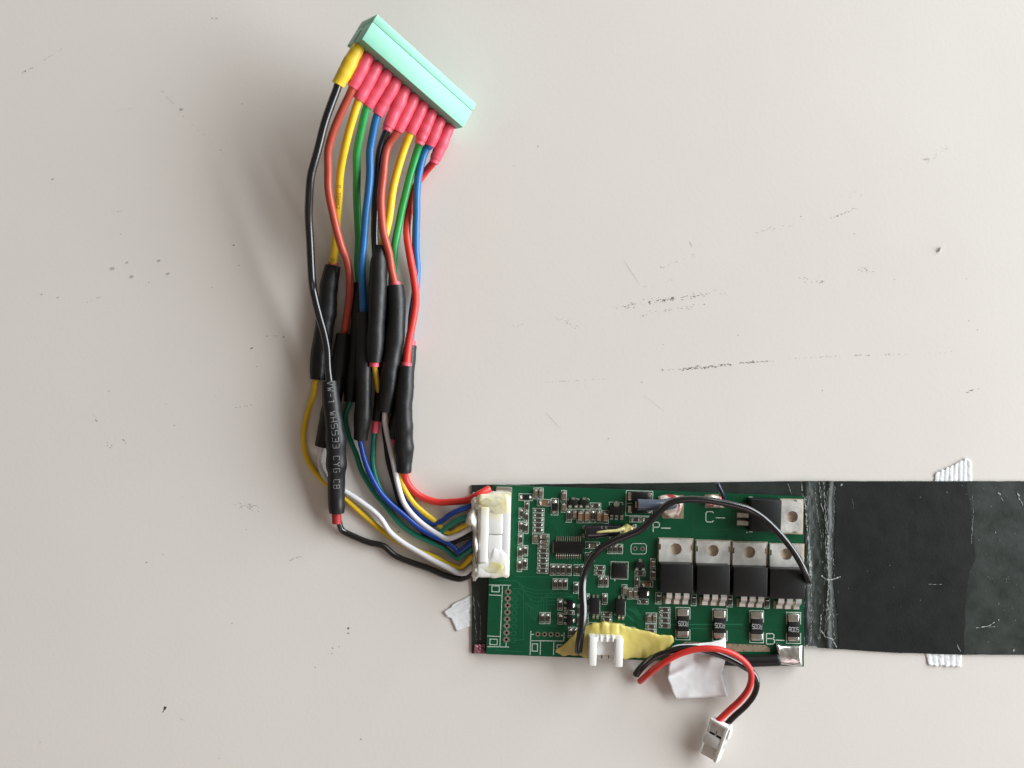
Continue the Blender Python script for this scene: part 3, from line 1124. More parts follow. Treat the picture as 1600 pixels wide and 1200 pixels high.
for r in [(520, 180, 642, 240)]:
    chip(C1, *r, kind='k', h=0.7)
chip(C1, 808, 222, 870, 370, 'k', h=0.7)
for r in [(650, 128, 690, 225), (693, 128, 735, 225), (897, 150, 943, 250), (897, 252, 943, 345), (992, 318, 1038, 405), (640, 533, 687, 625),
          (690, 540, 788, 583), (690, 584, 788, 627), (690, 630, 786, 668)]:
    chip(C1, *r, kind='g')
for r in [(683, 230, 803, 288), (1038, 318, 1092, 440), (1098, 318, 1150, 440), (1207, 318, 1255, 440), (1265, 330, 1318, 445)]:
    chip(C1, *r, kind='t', h=1.15)
chip(C1, 1113, 610, 1238, 670, 'g', h=1.1)
for r in [(943, 318, 988, 435), (1158, 318, 1200, 438), (1155, 262, 1250, 310),
          (520, 308, 563, 403), (517, 425, 560, 522), (512, 538, 555, 637), (507, 655, 550, 755), (503, 770, 545, 875),
          (568, 248, 608, 340), (565, 343, 605, 432), (562, 436, 603, 535), (555, 642, 598, 735), (552, 757, 593, 855),
          (645, 310, 745, 347), (645, 353, 742, 392), (645, 397, 742, 435), (645, 440, 740, 480), (643, 485, 740, 527),
          (688, 672, 786, 708), (686, 713, 784, 752), (686, 757, 782, 800), (684, 805, 782, 842), (682, 848, 780, 890),
          (800, 808, 844, 908), (847, 808, 889, 908), (892, 808, 932, 908), (943, 812, 988, 910), (1010, 812, 1055, 910), (1058, 812, 1100, 910),
          (1195, 820, 1288, 862), (1190, 866, 1285, 905), (1110, 705, 1152, 800), (1155, 695, 1196, 780),
          (1310, 630, 1350, 715), (1355, 630, 1397, 715), (1402, 630, 1445, 715)]:
    chip(C1, *r)
for r in [(822, 138, 862, 233), (866, 138, 905, 233), (910, 138, 952, 233), (1007, 170, 1052, 268), (1228, 115, 1270, 212), (1276, 115, 1316, 212),
          (1050, 272, 1147, 318), (1265, 272, 1308, 368), (865, 320, 908, 420), (868, 445, 912, 545), (925, 422, 1015, 458),
          (705, 440, 750, 540), (755, 440, 798, 540), (1040, 375, 1078, 460), (1040, 465, 1078, 550), (1100, 375, 1138, 460), (1100, 465, 1138, 550),
          (960, 572, 1000, 665), (1003, 572, 1042, 665), (1255, 437, 1348, 478), (1255, 482, 1348, 522)]:
    chip(C2, *r)
for r in [(1437, 192, 1483, 285), (1488, 222, 1530, 320), (1535, 222, 1575, 320)]:
    chip(C2, *r, kind='g')
for r in [(322, 230, 366, 318), (600, 243, 640, 332), (880, 255, 922, 342), (1172, 268, 1212, 352), (350, 345, 435, 382), (350, 387, 435, 422),
          (350, 429, 435, 465), (350, 470, 435, 505), (245, 475, 327, 513), (245, 518, 327, 552), (180, 280, 265, 318), (160, 105, 195, 190)]:
    chip(C4, *r)
for r in [(247, 388, 288, 470), (293, 388, 330, 470)]:
    chip(C4, *r, kind='g')
chip(C4, 200, 140, 300, 185, 't', h=1.1)
for r in [(282, 665, 320, 738), (282, 742, 320, 830)]:
    chip(C3, *r, kind='g')
chip(C3, 160, 760, 240, 798, 'r')
chip(C3, 120, 338, 205, 378, 'r')
chip(C3, 212, 338, 275, 378, 'r')


# --- leaded packages
def lead_flat(px0, py0, px1, py1, z_hi, parent, m='tin', bend=None, rot=RB):
    """small lead: flat foot, rising on the body side. bend: 'n','s','e','w' = side where the body is"""
    k = (CAM_H - ZB) / CAM_H / PXMM
    c = bpt(((px0 + px1) / 2, (py0 + py1) / 2))
    hx, hy = (px1 - px0) / 2 * k, (py1 - py0) / 2 * k
    d = {'n': (0, 1), 's': (0, -1), 'e': (1, 0), 'w': (-1, 0)}[bend]
    a = math.radians(rot)
    L = hx if d[0] else hy
    Wd = hy if d[0] else hx
    t = 0.16
    prof_ = [(-L, 0.03), (-L * 0.25, 0.03), (L * 0.2, z_hi * 0.8), (L * 0.5, z_hi), (L * 1.35, z_hi)]
    vs, fs = [], []
    for (u, z) in prof_:
        for w_ in (-Wd, Wd):
            for zz in (z, z + t):
                x = d[0] * u - d[1] * w_
                y = d[1] * u + d[0] * w_
                vs.append((c.x + x * math.cos(a) - y * math.sin(a), c.y + x * math.sin(a) + y * math.cos(a), ZB + zz))
    for i in range(len(prof_) - 1):
        b, e = 4 * i, 4 * i + 4
        fs += [(b, b + 2, e + 2, e), (b + 1, e + 1, e + 3, b + 3), (b, e, e + 1, b + 1), (b + 2, b + 3, e + 3, e + 2)]
    n = 4 * (len(prof_) - 1)
    fs += [(0, 1, 3, 2), (n, n + 2, n + 3, n + 1)]
    return mesh_obj('lead', vs, fs, M[m], parent)


def package(name, cr, body, h, leads, z_hi=0.5, bev=0.12, taper=0.08, m='chip_black'):
    (a, b), (c, d) = cr(body[0], body[1]), cr(body[2], body[3])
    o = box_px(name, a, b, c, d, ZB + 0.08, ZB + h, M[m], board, bev, taper)
    for (x0, y0, x1, y1, s) in leads:
        (e, f), (g, i) = cr(x0, y0), cr(x1, y1)
        lead_flat(e, f, g, i, z_hi, o, bend=s)
    return o


for dx in (0, 98):
    package('transistor', C1, (966 + dx, 236, 1040 + dx, 282), 1.1,
            [(988 + dx, 212, 1022 + dx, 240, 's'), (962 + dx, 278, 988 + dx, 308, 'n'), (1016 + dx, 278, 1044 + dx, 308, 'n')])
    sl([(958 + dx, 225), (958 + dx, 240)], .15, C1)
    sl([(1048 + dx, 225), (1048 + dx, 240)], .15, C1)
    sl([(1030 + dx, 225), (1048 + dx, 226)], .15, C1)
package('transistor', C2, (945, 336, 1000, 420), 1.1, [(922, 340, 948, 360, 'e'), (922, 390, 948, 410, 'e'), (996, 358, 1026, 390, 'w')])
package('transistor', C2, (945, 470, 1000, 552), 1.1, [(922, 472, 948, 490, 'e'), (922, 525, 948, 545, 'e'), (996, 495, 1022, 525, 'w')])
package('transistor', C4, (193, 200, 253, 275), 1.1, [(176, 205, 196, 222, 'e'), (176, 250, 196, 268, 'e'), (250, 217, 275, 250, 'w')])
package('transistor', C3, (165, 693, 236, 738), 1.1, [(188, 668, 214, 695, 's'), (164, 735, 184, 758, 'n'), (214, 735, 236, 758, 'n')])
o = package('regulator', C1, (1330, 300, 1446, 372), 1.5, [(1333, 372, 1358, 410, 'n'), (1375, 372, 1402, 412, 'n'), (1423, 372, 1448, 412, 'n')])
q = bpt(C1(1389, 272))
vs = [(q.x + 0.85 * math.cos(k * math.pi / 8), q.y + 0.9 * math.sin(k * math.pi / 8), z) for z in (ZB + .03, ZB + .35) for k in range(16)]
mesh_obj('tab', vs, [tuple(range(16)), tuple(range(16, 32))] + [(k, (k + 1) % 16, 16 + (k + 1) % 16, 16 + k) for k in range(16)], M['tin'], o)
sl([(1326, 282), (1326, 254), (1362, 254)], .15, C1)
sl([(1418, 256), (1446, 258), (1446, 282)], .15, C1)
# ticked controller chip with two rows of leads
leads = []
for i in range(12):
    x = 852 + i * 19.3
    leads += [(x, 558, x + 7, 612, 's'), (x - 2, 712, x + 5, 762, 'n')]
package('control_chip', C1, (835, 611, 1088, 714), 1.15, leads, 0.4, 0.1, 0.04)
sl([(826, 612), (824, 705)], .2, C1)
# square chip
leads = []
o = package('square_chip', C2, (1360, 8, 1480, 128), 0.95, [], bev=0.08, taper=0.0)
orect(*C2(1340, -12), *C2(1494, 142), .18)
for i in range(7):
    for (x0, y0, x1, y1) in ((1375 + 14 * i, -6, 1382 + 14 * i, 7), (1372 + 14 * i, 129, 1379 + 14 * i, 138), (1481, 20 + 14 * i, 1491, 27 + 14 * i)):
        (a, b), (c, d) = C2(x0, y0), C2(x1, y1)
        box_px('pad', a, b, c, d, ZB + 0.01, ZB + 0.16, M['tin'], o, 0)
speck_q = bpt(C2(1375, 153), ZS)
sl([(1370, 152), (1381, 152)], 0.5, C2)
# opto couplers
for bx, by in ((0, 0), (227, 10)):
    package('optocoupler', C2, (1157 + bx, 322 + by, 1240 + bx, 455 + by), 2.0,
            [(1176 + bx, 280 + by, 1196 + bx, 326 + by, 's'), (1212 + bx, 280 + by, 1232 + bx, 326 + by, 's'),
             (1176 + bx, 452 + by, 1194 + bx, 496 + by, 'n'), (1210 + bx, 452 + by, 1230 + bx, 496 + by, 'n')], 0.8, 0.15, 0.06)
    sl([(1243 + bx, 330 + by), (1241 + bx, 465 + by)], .15, C2)
    sl([(1150 + bx, 330 + by), (1148 + bx, 455 + by)], .12, C2)
# diodes by the P- pad
for y in (150, 250):
    o = package('diode', C3, (142, y - 4, 262, y + 62), 2.2, [], bev=0.2, taper=0.05)
    for x0, x1 in ((106, 143), (261, 290)):
        (a, b), (c, d) = C3(x0, y), C3(x1, y + 58)
        box_px('terminal', a, b, c, d, ZB + 0.02, ZB + 0.9, M['tin'], o, 0.2)
(a, b), (c, d) = C3(90, 135), C3(298, 330)
orect(a, b, c, d, .2)
sl([(90, 232), (140, 232)], .2, C3)


# --- power transistors: tab with a real hole, moulded body, three leads
def power_fet(tab_px, body_px, hole, hr, leads, bend, notch):
    (a, b), (c, d) = tab_px
    zt = ZB + 1.35
    root = box_px('power_transistor', *body_px, ZB + 0.15, ZB + 4.4, M['chip_black'], board, 0.22, 0.035, rot=-1.3 + rng.uniform(-0.9, 0.9))
    # solder pad on the board below tab and leads
    qp = quad_px(a - 2, b - 2, c + 2, d + 2, ZB + 0.02, -1.3)
    pv, pf = [tuple(v) for v in qp], [(0, 1, 2, 3)]
    mesh_obj('solder_pad', pv, pf, M['pad_tan'], root)
    q = quad_px(a, b, c, d, zt, -1.3)
    if bend == 'n':   # body below the tab
        tl, tr_, br, bl = q[3], q[2], q[1], q[0]
        dirv = (bl - tl)
        acr = (tr_ - tl)
        loop = []
        n0, n1 = notch
        for base, sgn in ((tl, 1),):
            pass
        ax = acr.normalized()
        loop = [tl, tl + dirv * n0, tl + dirv * n0 + ax * 0.45, tl + dirv * n1 + ax * 0.45, tl + dirv * n1, bl + dirv * 0.25,
                br + dirv * 0.25, tr_ + dirv * n1, tr_ + dirv * n1 - ax * 0.45, tr_ + dirv * n0 - ax * 0.45, tr_ + dirv * n0, tr_]
    else:             # body to the left of the tab
        tl, tr_, br, bl = q[3], q[2], q[1], q[0]
        dirv = (tl - tr_)
        down = (br - tr_).normalized()
        n0, n1 = notch
        loop = [tr_, tr_ + dirv * n0, tr_ + dirv * n0 + down * .4, tr_ + dirv * n1 + down * .4, tr_ + dirv * n1, tl + dirv * .25, bl + dirv * .25,
                br + dirv * n1, br + dirv * n1 - down * .4, br + dirv * n0 - down * .4, br + dirv * n0, br]
    hc = at(hole[0], hole[1], zt)
    plate('metal_tab', [(p.x, p.y) for p in loop], [circle(hc.x, hc.y, hr, 28)], ZB + 0.05, zt, M['tab'], root)
    for (x0, y0, x1, y1) in leads:
        k = (CAM_H - ZB) / CAM_H / PXMM
        cpt = bpt(((x0 + x1) / 2, (y0 + y1) / 2))
        hx, hy = (x1 - x0) / 2 * k, (y1 - y0) / 2 * k
        L = (hy if bend == 'n' else hx)
        Wd = (hx if bend == 'n' else hy) * 0.74
        pts = [(-L * 0.98, 0.06), (-L * .45, 0.12), (-L * 0.1, 0.5), (L * 0.15, 1.35), (L * 0.5, 1.95), (L, 2.15), (L * 1.6, 2.2)]
        vs, fs = [], []
        for i, (u, z) in enumerate(pts):
            for w_ in (-Wd, Wd):
                for dz in (0, 0.5):
                    if bend == 'n':
                        vs.append((cpt.x + w_ + 0.45 * Wd, cpt.y + u, ZB + z + dz))
                    else:
                        vs.append((cpt.x + u, cpt.y + w_, ZB + z + dz))
        for i in range(len(pts) - 1):
            b_, e = 4 * i, 4 * i + 4
            fs += [(b_, b_ + 2, e + 2, e), (b_ + 1, e + 1, e + 3, b_ + 3), (b_, e, e + 1, b_ + 1), (b_ + 2, b_ + 3, e + 3, e + 2)]
        n = 4 * (len(pts) - 1)
        fs += [(0, 1, 3, 2), (n, n + 2, n + 3, n + 1)]
        mesh_obj('lead', vs, fs, M['tab'], root, smooth=True, angle=40)
        qp = quad_px(x0, y0 + (4 if bend == 'n' else 0), x1, y1 + 0.5, ZB + 0.025, -1.3)
        mesh_obj('solder_pad', qp, [(0, 1, 2, 3)], M['pad'], root)
    return root


fets = [((350, 512, 605, 692), (360, 9, 613, 235), (480, 590), [(380, 232, 436, 315), (446, 235, 502, 317), (512, 238, 570, 319)]),
        ((640, 527, 902, 707), (645, 20, 902, 247), (770, 603), [(665, 246, 724, 325), (732, 249, 791, 328), (798, 251, 860, 331)]),
        ((925, 540, 1185, 722), (930, 35, 1196, 263), (1055, 615), [(955, 258, 1016, 337), (1021, 261, 1082, 341), (1087, 263, 1147, 344)]),
        ((1217, 555, 1472, 742), (1215, 48, 1490, 280), (1345, 630), [(1243, 276, 1304, 352), (1310, 279, 1371, 355), (1377, 281, 1438, 358)])]
for t_, b_, h_, ls in fets:
    tp = (C3(t_[0], t_[1]), C3(t_[2], t_[3] + 4))
    bp_ = (*C4(b_[0], b_[1]), *C4(b_[2], b_[3]))
    power_fet(tp, bp_, C3(*h_), 45 / 5.0 / PXMM, [(*C4(l[0], l[1]), *C4(l[2], l[3])) for l in ls], 'n', (0.22, 0.46))
power_fet((C3(1305, 207), C3(1465, 462)), (*C3(1066, 206), *C3(1306, 456)), C3(1390, 337), 44 / 5.0 / PXMM,
          [(*C3(955, 232), *C3(1068, 280)), (*C3(955, 300), *C3(1068, 344)), (*C3(955, 360), *C3(1068, 404))], 'e', (0.25, 0.45))

# --- current-sense resistors with R005
for (x0, y0, x1, y1), blk, rot in (((480, 345, 590, 597), (495, 415, 580, 530), 180), ((768, 357, 880, 605), (780, 430, 868, 545), 180),
                                   ((1058, 370, 1165, 620), (1070, 437, 1160, 553), 180), ((1345, 383, 1455, 625), (1360, 460, 1445, 577), 0)):
    xm0, xm1 = x0 + 15, x1 - 12
    for ya, yb in ((y0 + 4, y0 + 92), (y1 - 92, y1 - 2)):
        pass
    # outline corners
    for pts in ([(x0, y0 + 95), (x0, y0), (x1, y0 + 2), (x1, y0 + 95)], [(x0, y1 - 80), (x0, y1), (x1, y1 + 2), (x1, y1 - 80)]):
        sl(pts, 0.22, C4)
    (a, b), (c, d) = C4(blk[0], blk[1]), C4(blk[2], blk[3])
    o = box_px('shunt_resistor', a, b, c, d, ZB + 0.1, ZB + 1.05, M['chip_black'], board, 0.08, 0.0)
    for ya, yb in ((y0 + 14, blk[1] + 1), (blk[3] - 1, y1 - 14)):
        (e, f), (g, h) = C4(blk[0] + 1, ya), C4(blk[2] - 1, yb)
        box_px('end_cap', e, f, g, h, ZB + 0.03, ZB + 0.93, M['tin'], o, 0.22, 0.06, seg=3)
    vs, fs = [], []
    cpt = at((a + c) / 2, (b + d) / 2, ZB + 1.09)
    flat_text(vs, fs, 'R005', cpt.x, cpt.y, ZB + 1.09, 1.30, 0.17, rot + RB, adv=5.3)
    # squeeze the letters to the narrow print of the part
    for i, v in enumerate(vs):
        vs[i] = Vector((cpt.x + (v.x - cpt.x) * 0.66, v.y, v.z))
    mesh_obj('marking', vs, fs, M['print'], o)
mk = [(C1(582, 210), '3', 0.55, 0), (C1(840, 297), '3 0', 0.45, 90)]

o = mesh_obj('silkscreen', sv, sf, M['silk'], board)
o['kind'] = 'stuff'

# --- soldered pads
def flat_patch(name, pts, z, m, parent=board):
    P = [bpt(p, z) for p in pts]
    return mesh_obj(name, P, [tuple(range(len(P)))], m, parent)


flat_patch('solder_pad', [C3(356, 172), C3(545, 168), C3(540, 352), C3(380, 350), C3(356, 300)], ZB + 0.03, M['pad'])
lump('solder_blob', [(1028, 776), (1036, 773), (1050, 772), (1064, 776), (1067, 784)], [(1028, 784), (1036, 803), (1048, 809), (1060, 806), (1067, 790)],
     1028, 1067, ZB + 0.03, lambda u, t: 1.6, M['red_paint'], board, 26, 16, 1.0, 3.1)
flat_patch('solder_pad', [C3(705, 165), C3(815, 160), C3(822, 200), C3(862, 268), C3(708, 268)], ZB + 0.03, M['pad'])
lump('solder_blob', [(1102, 778), (1112, 773), (1126, 776)], [(1102, 790), (1115, 793), (1130, 794)], 1102, 1129, ZB + 0.03, lambda u, t: 1.3,
     M['red_paint'], board, 20, 12, 1.0, 9.1)
# pad along the lower edge with via dots
flat_patch('solder_pad', [C4(520, 632), C4(560, 612), C4(860, 628), C4(1180, 640), C4(1215, 665), C4(1215, 692), C4(870, 690), C4(520, 660)], ZB + 0.03, M['pad'])
vs, fs = [], []
for i in range(18):
    for r_ in range(2):
        if r_ == 1 and i % 2:
            continue
        q = bpt(C4(535 + i * 39 + r_ * 4, 622 + i * 1.6 + r_ * 40), ZB + 0.05)
        b = len(vs)
        vs += [(q.x + .17 * math.cos(k * 1.047), q.y + .17 * math.sin(k * 1.047), ZB + 0.05) for k in range(6)]
        fs.append(tuple(range(b, b + 6)))
o = mesh_obj('via_dots', vs, fs, M['hole'], board)
o['kind'] = 'stuff'
lump('solder_blob', [(1212, 1005), (1222, 1008), (1240, 1008.5), (1254, 1008)], [(1212, 1020), (1220, 1038), (1240, 1041), (1254, 1040.5)],
     1212, 1254, ZB + 0.03, lambda u, t: 1.5, M['solder'], board, 40, 26, 0.8, 5.0)
box_px('solder_pad', 775, 761, 800, 773, ZB, ZB + 0.9, M['solder'], board, 0.3, 0.05)

# --- lying capacitor sleeve with a yellow bead
q0, q1 = C1(1120, 522), C1(1420, 512)
p = catmull([at(*q0, ZB + 2.05), at((q0[0] + q1[0]) / 2, (q0[1] + q1[1]) / 2, ZB + 2.05), at(*q1, ZB + 2.05)], 0.6)
pc = tube('capacitor', p, lambda u, a: 2.02 * (1 - 0.12 * max(0, u - .85) / .15), M['crystal'], board, 18)
vs, fs = [], []
flat_text(vs, fs, 'C 5', at(*C1(1260, 478), 0).x, at(*C1(1240, 482), ZB + 3.9).y, ZB + 3.93, 0.62, 0.07, RB)
mesh_obj('marking', vs, fs, M['print'], pc)
for y in (483, 553):
    q = C1(1105, y)
    tube('lead', catmull([at(q[0], q[1], ZB + 0.02), at(q[0], q[1], ZB + 0.8), at(q[0] + 3, q[1], ZB + 1.5), at(q[0] + 6, q[1], ZB + 1.9)], 0.3), 0.36, M['tin'], pc, 8)
    ring_pad(q, 0.7, 0.3)
lump('glue_blob', [(970, 828), (974, 820), (980, 818), (986, 821), (990, 827)], [(970, 838), (975, 840), (982, 838), (990, 831)], 969, 990.5, ZB, lambda u, t: 2.6,
     M['bead'], board, 26, 16, 0.8, 2.0)
tube('glue_string', catmull([at(*C1(1215, 525), ZB + 3.9), at(*C1(1300, 515), ZB + 4.25), at(*C1(1400, 508), ZB + 3.9), at(*C1(1455, 485), ZB + 2.9)], 0.6),
     lambda u, a: 0.32 + 0.25 * u, M['bead'], board, 8)
box_px('solder_pad', *C1(1532, 450), *C1(1568, 490), ZB, ZB + 0.6, M['solder'], board, 0.25)

# --- yellow putty with the white four-pin header
ptop = [(869, 1016), (876, 1010), (884, 1005), (894, 994), (901, 986), (915, 977), (927, 974), (944, 971.5), (960, 973), (981, 979), (1009, 986), (1032, 992), (1044, 993), (1050, 994), (1053, 998)]
pbot = [(869, 1021), (880, 1024), (905, 1024), (920, 1029), (975, 1030), (990, 1028), (1006, 1028), (1020, 1024), (1030, 1020), (1044, 1012), (1052, 1004)]


def putty_h(u, t):
    x = 870 + 182 * u
    h = 0.9 + 1.5 * math.exp(-((x - 945) / 40) ** 2) + 0.8 * math.exp(-((x - 1015) / 30) ** 2)
    h *= 1.15 - 0.75 * t
    for c_ in (938, 953, 968):
        h -= 0.35 * math.exp(-((x - c_) / 2.6) ** 2) * max(0, 0.5 - t) * 2
    h -= 0.5 * math.exp(-((x - 1003) / 3) ** 2) * max(0, t - .6) * 2
    return h


lump('putty', ptop, pbot, 868, 1053, ZB, putty_h, M['putty'], board, 120, 30, 2.2, 1.0, edge=0.2, endk=(7, 40), rough=(0.16, 0.03))
hd = box_px('header_socket', 932, 998, 962, 1024, ZB - 0.4, ZB + 3.3, M['nylon'], board, 0.2, 0, rot=RB)
for x0, x1, y0, y1 in ((920.5, 932.5, 996, 1041), (961.5, 973.5, 997.5, 1043)):
    box_px('side_wall', x0, y0, x1, y1, ZB - 0.6, ZB + 5.6, M['nylon'], hd, 0.35, 0, rot=RB)
box_px('back_wall', 931, 995.5, 963, 1003, ZB - 0.3, ZB + 4.8, M['nylon'], hd, 0.25, 0, rot=RB)
box_px('lower_ledge', 932.5, 1018, 961.5, 1031, ZB - 0.5, ZB + 0.9, M['nylon'], hd, 0.15, 0, rot=RB)
for x in (931.5, 937.5, 946.5, 956):
    box_px('rib', x, 995, x + 3.5, 1003.5, ZB + 2.5, ZB + 5.3, M['nylon'], hd, 0.2, 0, rot=RB)
for x in (939.5, 950):
    box_px('pin_slot', x, 1024, x + 1.6, 1029, ZB + 0.9, ZB + 1.0, M['mint_dark'], hd, 0, 0, rot=RB)

# ------------------------------------------------------------------ ten-way white plug on the board
plug = thing('wire_plug', at(766, 840, ZB), 'white ten-way plug smeared with yellowed hot glue on the circuit board', 'plug')
PZ = ZB + 0.01
# housing with toothed right side
oz = PZ + 5.4
L0 = [(741, 776), (797, 771)]
tooth = []
n = 12
for i in range(n):
    y = 773 + (901 - 773) * i / n
    xr = 799 - 3.2 * i / n
    tooth += [(xr, y), (xr, y + 6.6), (xr - 1.6, y + 7.4), (xr - 1.6, y + 10.2)]
out = [(746, 775), (770, 770.5)] + tooth + [(795, 901.5), (791, 903), (786, 901), (747, 902)]
plate('housing', [tuple(at(x, y, oz).xy) for x, y in out], [], PZ, oz, M['nylon_glued'], plug)
# raised hollow latch: frame of ridges round a lower floor
box_px('latch', 748.5, 792, 763, 880, oz, oz + 1.15, M['nylon_glued'], plug, 0.55, 0, rot=RB, seg=3)
box_px('latch_step', 763.5, 801, 785, 835, oz, oz + 0.65, M['nylon_glued'], plug, 0.3, 0, rot=RB, seg=3)
box_px('latch_step', 763, 836, 784, 880, oz, oz + 0.5, M['nylon_glued'], plug, 0.3, 0, rot=RB, seg=3)
box_px('rim', 783.5, 776, 796.5, 899, oz, oz + 0.3, M['nylon'], plug, 0.2, 0, rot=RB - 0.3)
lump('glue_film', [(744, 776), (752, 772), (770, 771), (790, 772), (798, 775)], [(744, 795), (756, 796), (764, 800), (772, 809), (784, 806), (798, 800)], 743, 798, oz - 0.15,
     lambda u, t: 1.15, M['nylon_glued'], plug, 40, 18, 1.2, 12.4)
lump('glue_film', [(742, 882), (752, 877), (764, 872), (772, 852), (782, 856), (796, 870)], [(742, 903), (756, 902), (770, 903), (784, 902), (796, 900)], 741, 796, oz - 0.15,
     lambda u, t: 1.1, M['nylon_glued'], plug, 40, 18, 1.2, 16.4)
lump('glue_smear', [(748, 783), (760, 778), (775, 780), (786, 783)], [(748, 789), (760, 791), (775, 792), (786, 788)], 747, 787, oz + 0.78, lambda u, t: 0.36, M['glue_yel'], plug, 24, 12, 1.2, 2.4)
lump('glue_smear', [(746, 884), (760, 882), (770, 876), (786, 880)], [(746, 892), (760, 895), (775, 896), (788, 890)], 746, 788, oz + 0.72, lambda u, t: 0.42, M['glue_yel'], plug, 24, 12, 1.2, 6.4)
# hot glue round the wire entries: runs down the left side
gl = [(770, 738), (774, 735), (783, 733.5), (790, 734), (798, 733), (805, 729), (812, 727), (818, 726), (822, 733), (830, 737), (860, 738), (885, 738), (893, 737), (899, 736), (905, 738)]
gr = [(770, 746), (774, 753), (790, 752), (820, 750), (850, 749), (890, 750), (900, 750), (906, 744)]
lump('hot_glue', gl, gr, 769, 908, ZB - 1.2, lambda u, t: 7.2 + 0.7 * math.sin(u * 23), M['glue'], plug, 80, 16, 1.2, 4.2, vertical=True)
# a stray dark thread across it
tube('thread', catmull([at(736.5, 817, ZB + 5.6), at(738.5, 840, ZB + 6.2), at(741, 862, ZB + 6.2), at(746, 885, ZB + 6.3), at(753, 904, ZB + 4.2)], 0.8), 0.10, M['w_black'], plug, 6)

# ------------------------------------------------------------------ mint terminal block, standing on its low end
BO = Vector((-36.01, 98.89, 28.47))
BL = Vector((0.69085, -0.46999, -0.54766))
BD = Vector((-0.46112, -0.87067, 0.16551))
BT = -Vector((-0.55568, 0.13846, -0.81979))
LL, LD, LT = 37.2, 8.3, 10.1


def blk(l, d, t):
    return BO + BL * l + BD * d - BT * t


low = min(blk(l, d, t).z for l in (0, LL) for d in (0, LD) for t in (0, LT))
BO = BO - Vector((0, 0, low - 0.02))
tb = thing('terminal_block', Vector((blk(LL, LD, LT).x, blk(LL, LD, LT).y, 0)), 'long mint-green terminal block holding the red and yellow sleeved wire ends', 'terminal block')


def bbox_block(name, l0, l1, d0, d1, t0, t1, m, bev=0.2):
    bm = bmesh.new()
    bm_box(bm, [blk(l0, d0, t1), blk(l1, d0, t1), blk(l1, d1, t1), blk(l0, d1, t1), blk(l0, d0, t0), blk(l1, d0, t0), blk(l1, d1, t0), blk(l0, d1, t0)])
    if bev:
        bevel(bm, bev, 2)
    return finish(name, bm, m, tb)


# two moulded halves with the parting line between them
bbox_block('cover', 0, LL, 0, 2.45, 0, LT, M['mint'], 0.14)
bbox_block('housing', 0, LL, 2.52, LD, 0.0, LT, M['mint'], 0.14)
bbox_block('end_slot', -0.03, 0.2, 4.0, LD - 0.4, LT * 0.52, LT * 0.60, M['mint_dark'], 0)
bbox_block('end_hole', -0.03, 0.2, 2.7, 3.3, LT * 0.50, LT * 0.56, M['mint_dark'], 0)
for i in range(11):
    l = LL * (i + 0.5) / 11
    # dark mouth of each wire entry
    bbox_block('wire_entry', l - 1.2, l + 1.2, LD - 0.2, LD + 0.03, LT * 0.36, LT * 0.64, M['mint_dark'], 0)

# ------------------------------------------------------------------ the eleven spliced wires
def seq(*items):
    """items: (crop, [(x, y, z), ...]) -> list of points in mm"""
    out = []
    for cr, pts in items:
        for (x, y, z) in pts:
            p = cr(x, y) if cr else (x, y)
            out.append(at(p[0], p[1], z))
    return out


def sleeve_r(base, seed, ends=(1.0, 1.0), bumps=(), fine=0.035):
    def f(u, a):
        r = base
        r *= 1 + 0.075 * noise.noise((u * 5, math.cos(a) * .6, seed)) + fine * noise.noise((u * 13, math.sin(a), seed + 3))
        if u < 0.18:
            r *= ends[0] + (1 - ends[0]) * (u / 0.18) ** 0.8
        if u > 0.82:
            r *= ends[1] + (1 - ends[1]) * ((1 - u) / 0.18) ** 0.8
        for (c_, w_, h_) in bumps:
            r *= 1 + h_ * math.exp(-((u - c_) / w_) ** 2)
        return r
    return f


def ferrule_pts(i, end, cr=C7, lift=0.0):
    l = LL * (i + 0.5) / 11
    e = blk(l, LD - 0.3, LT * 0.5)
    e2 = blk(l, LD + 2.2, LT * 0.5)
    p = cr(*end)
    z = e.z - 0.3 + lift
    endp = at(p[0], p[1], max(z, 2.3))
    m = e2.lerp(endp, 0.5)
    return [e, e2, m, endp]


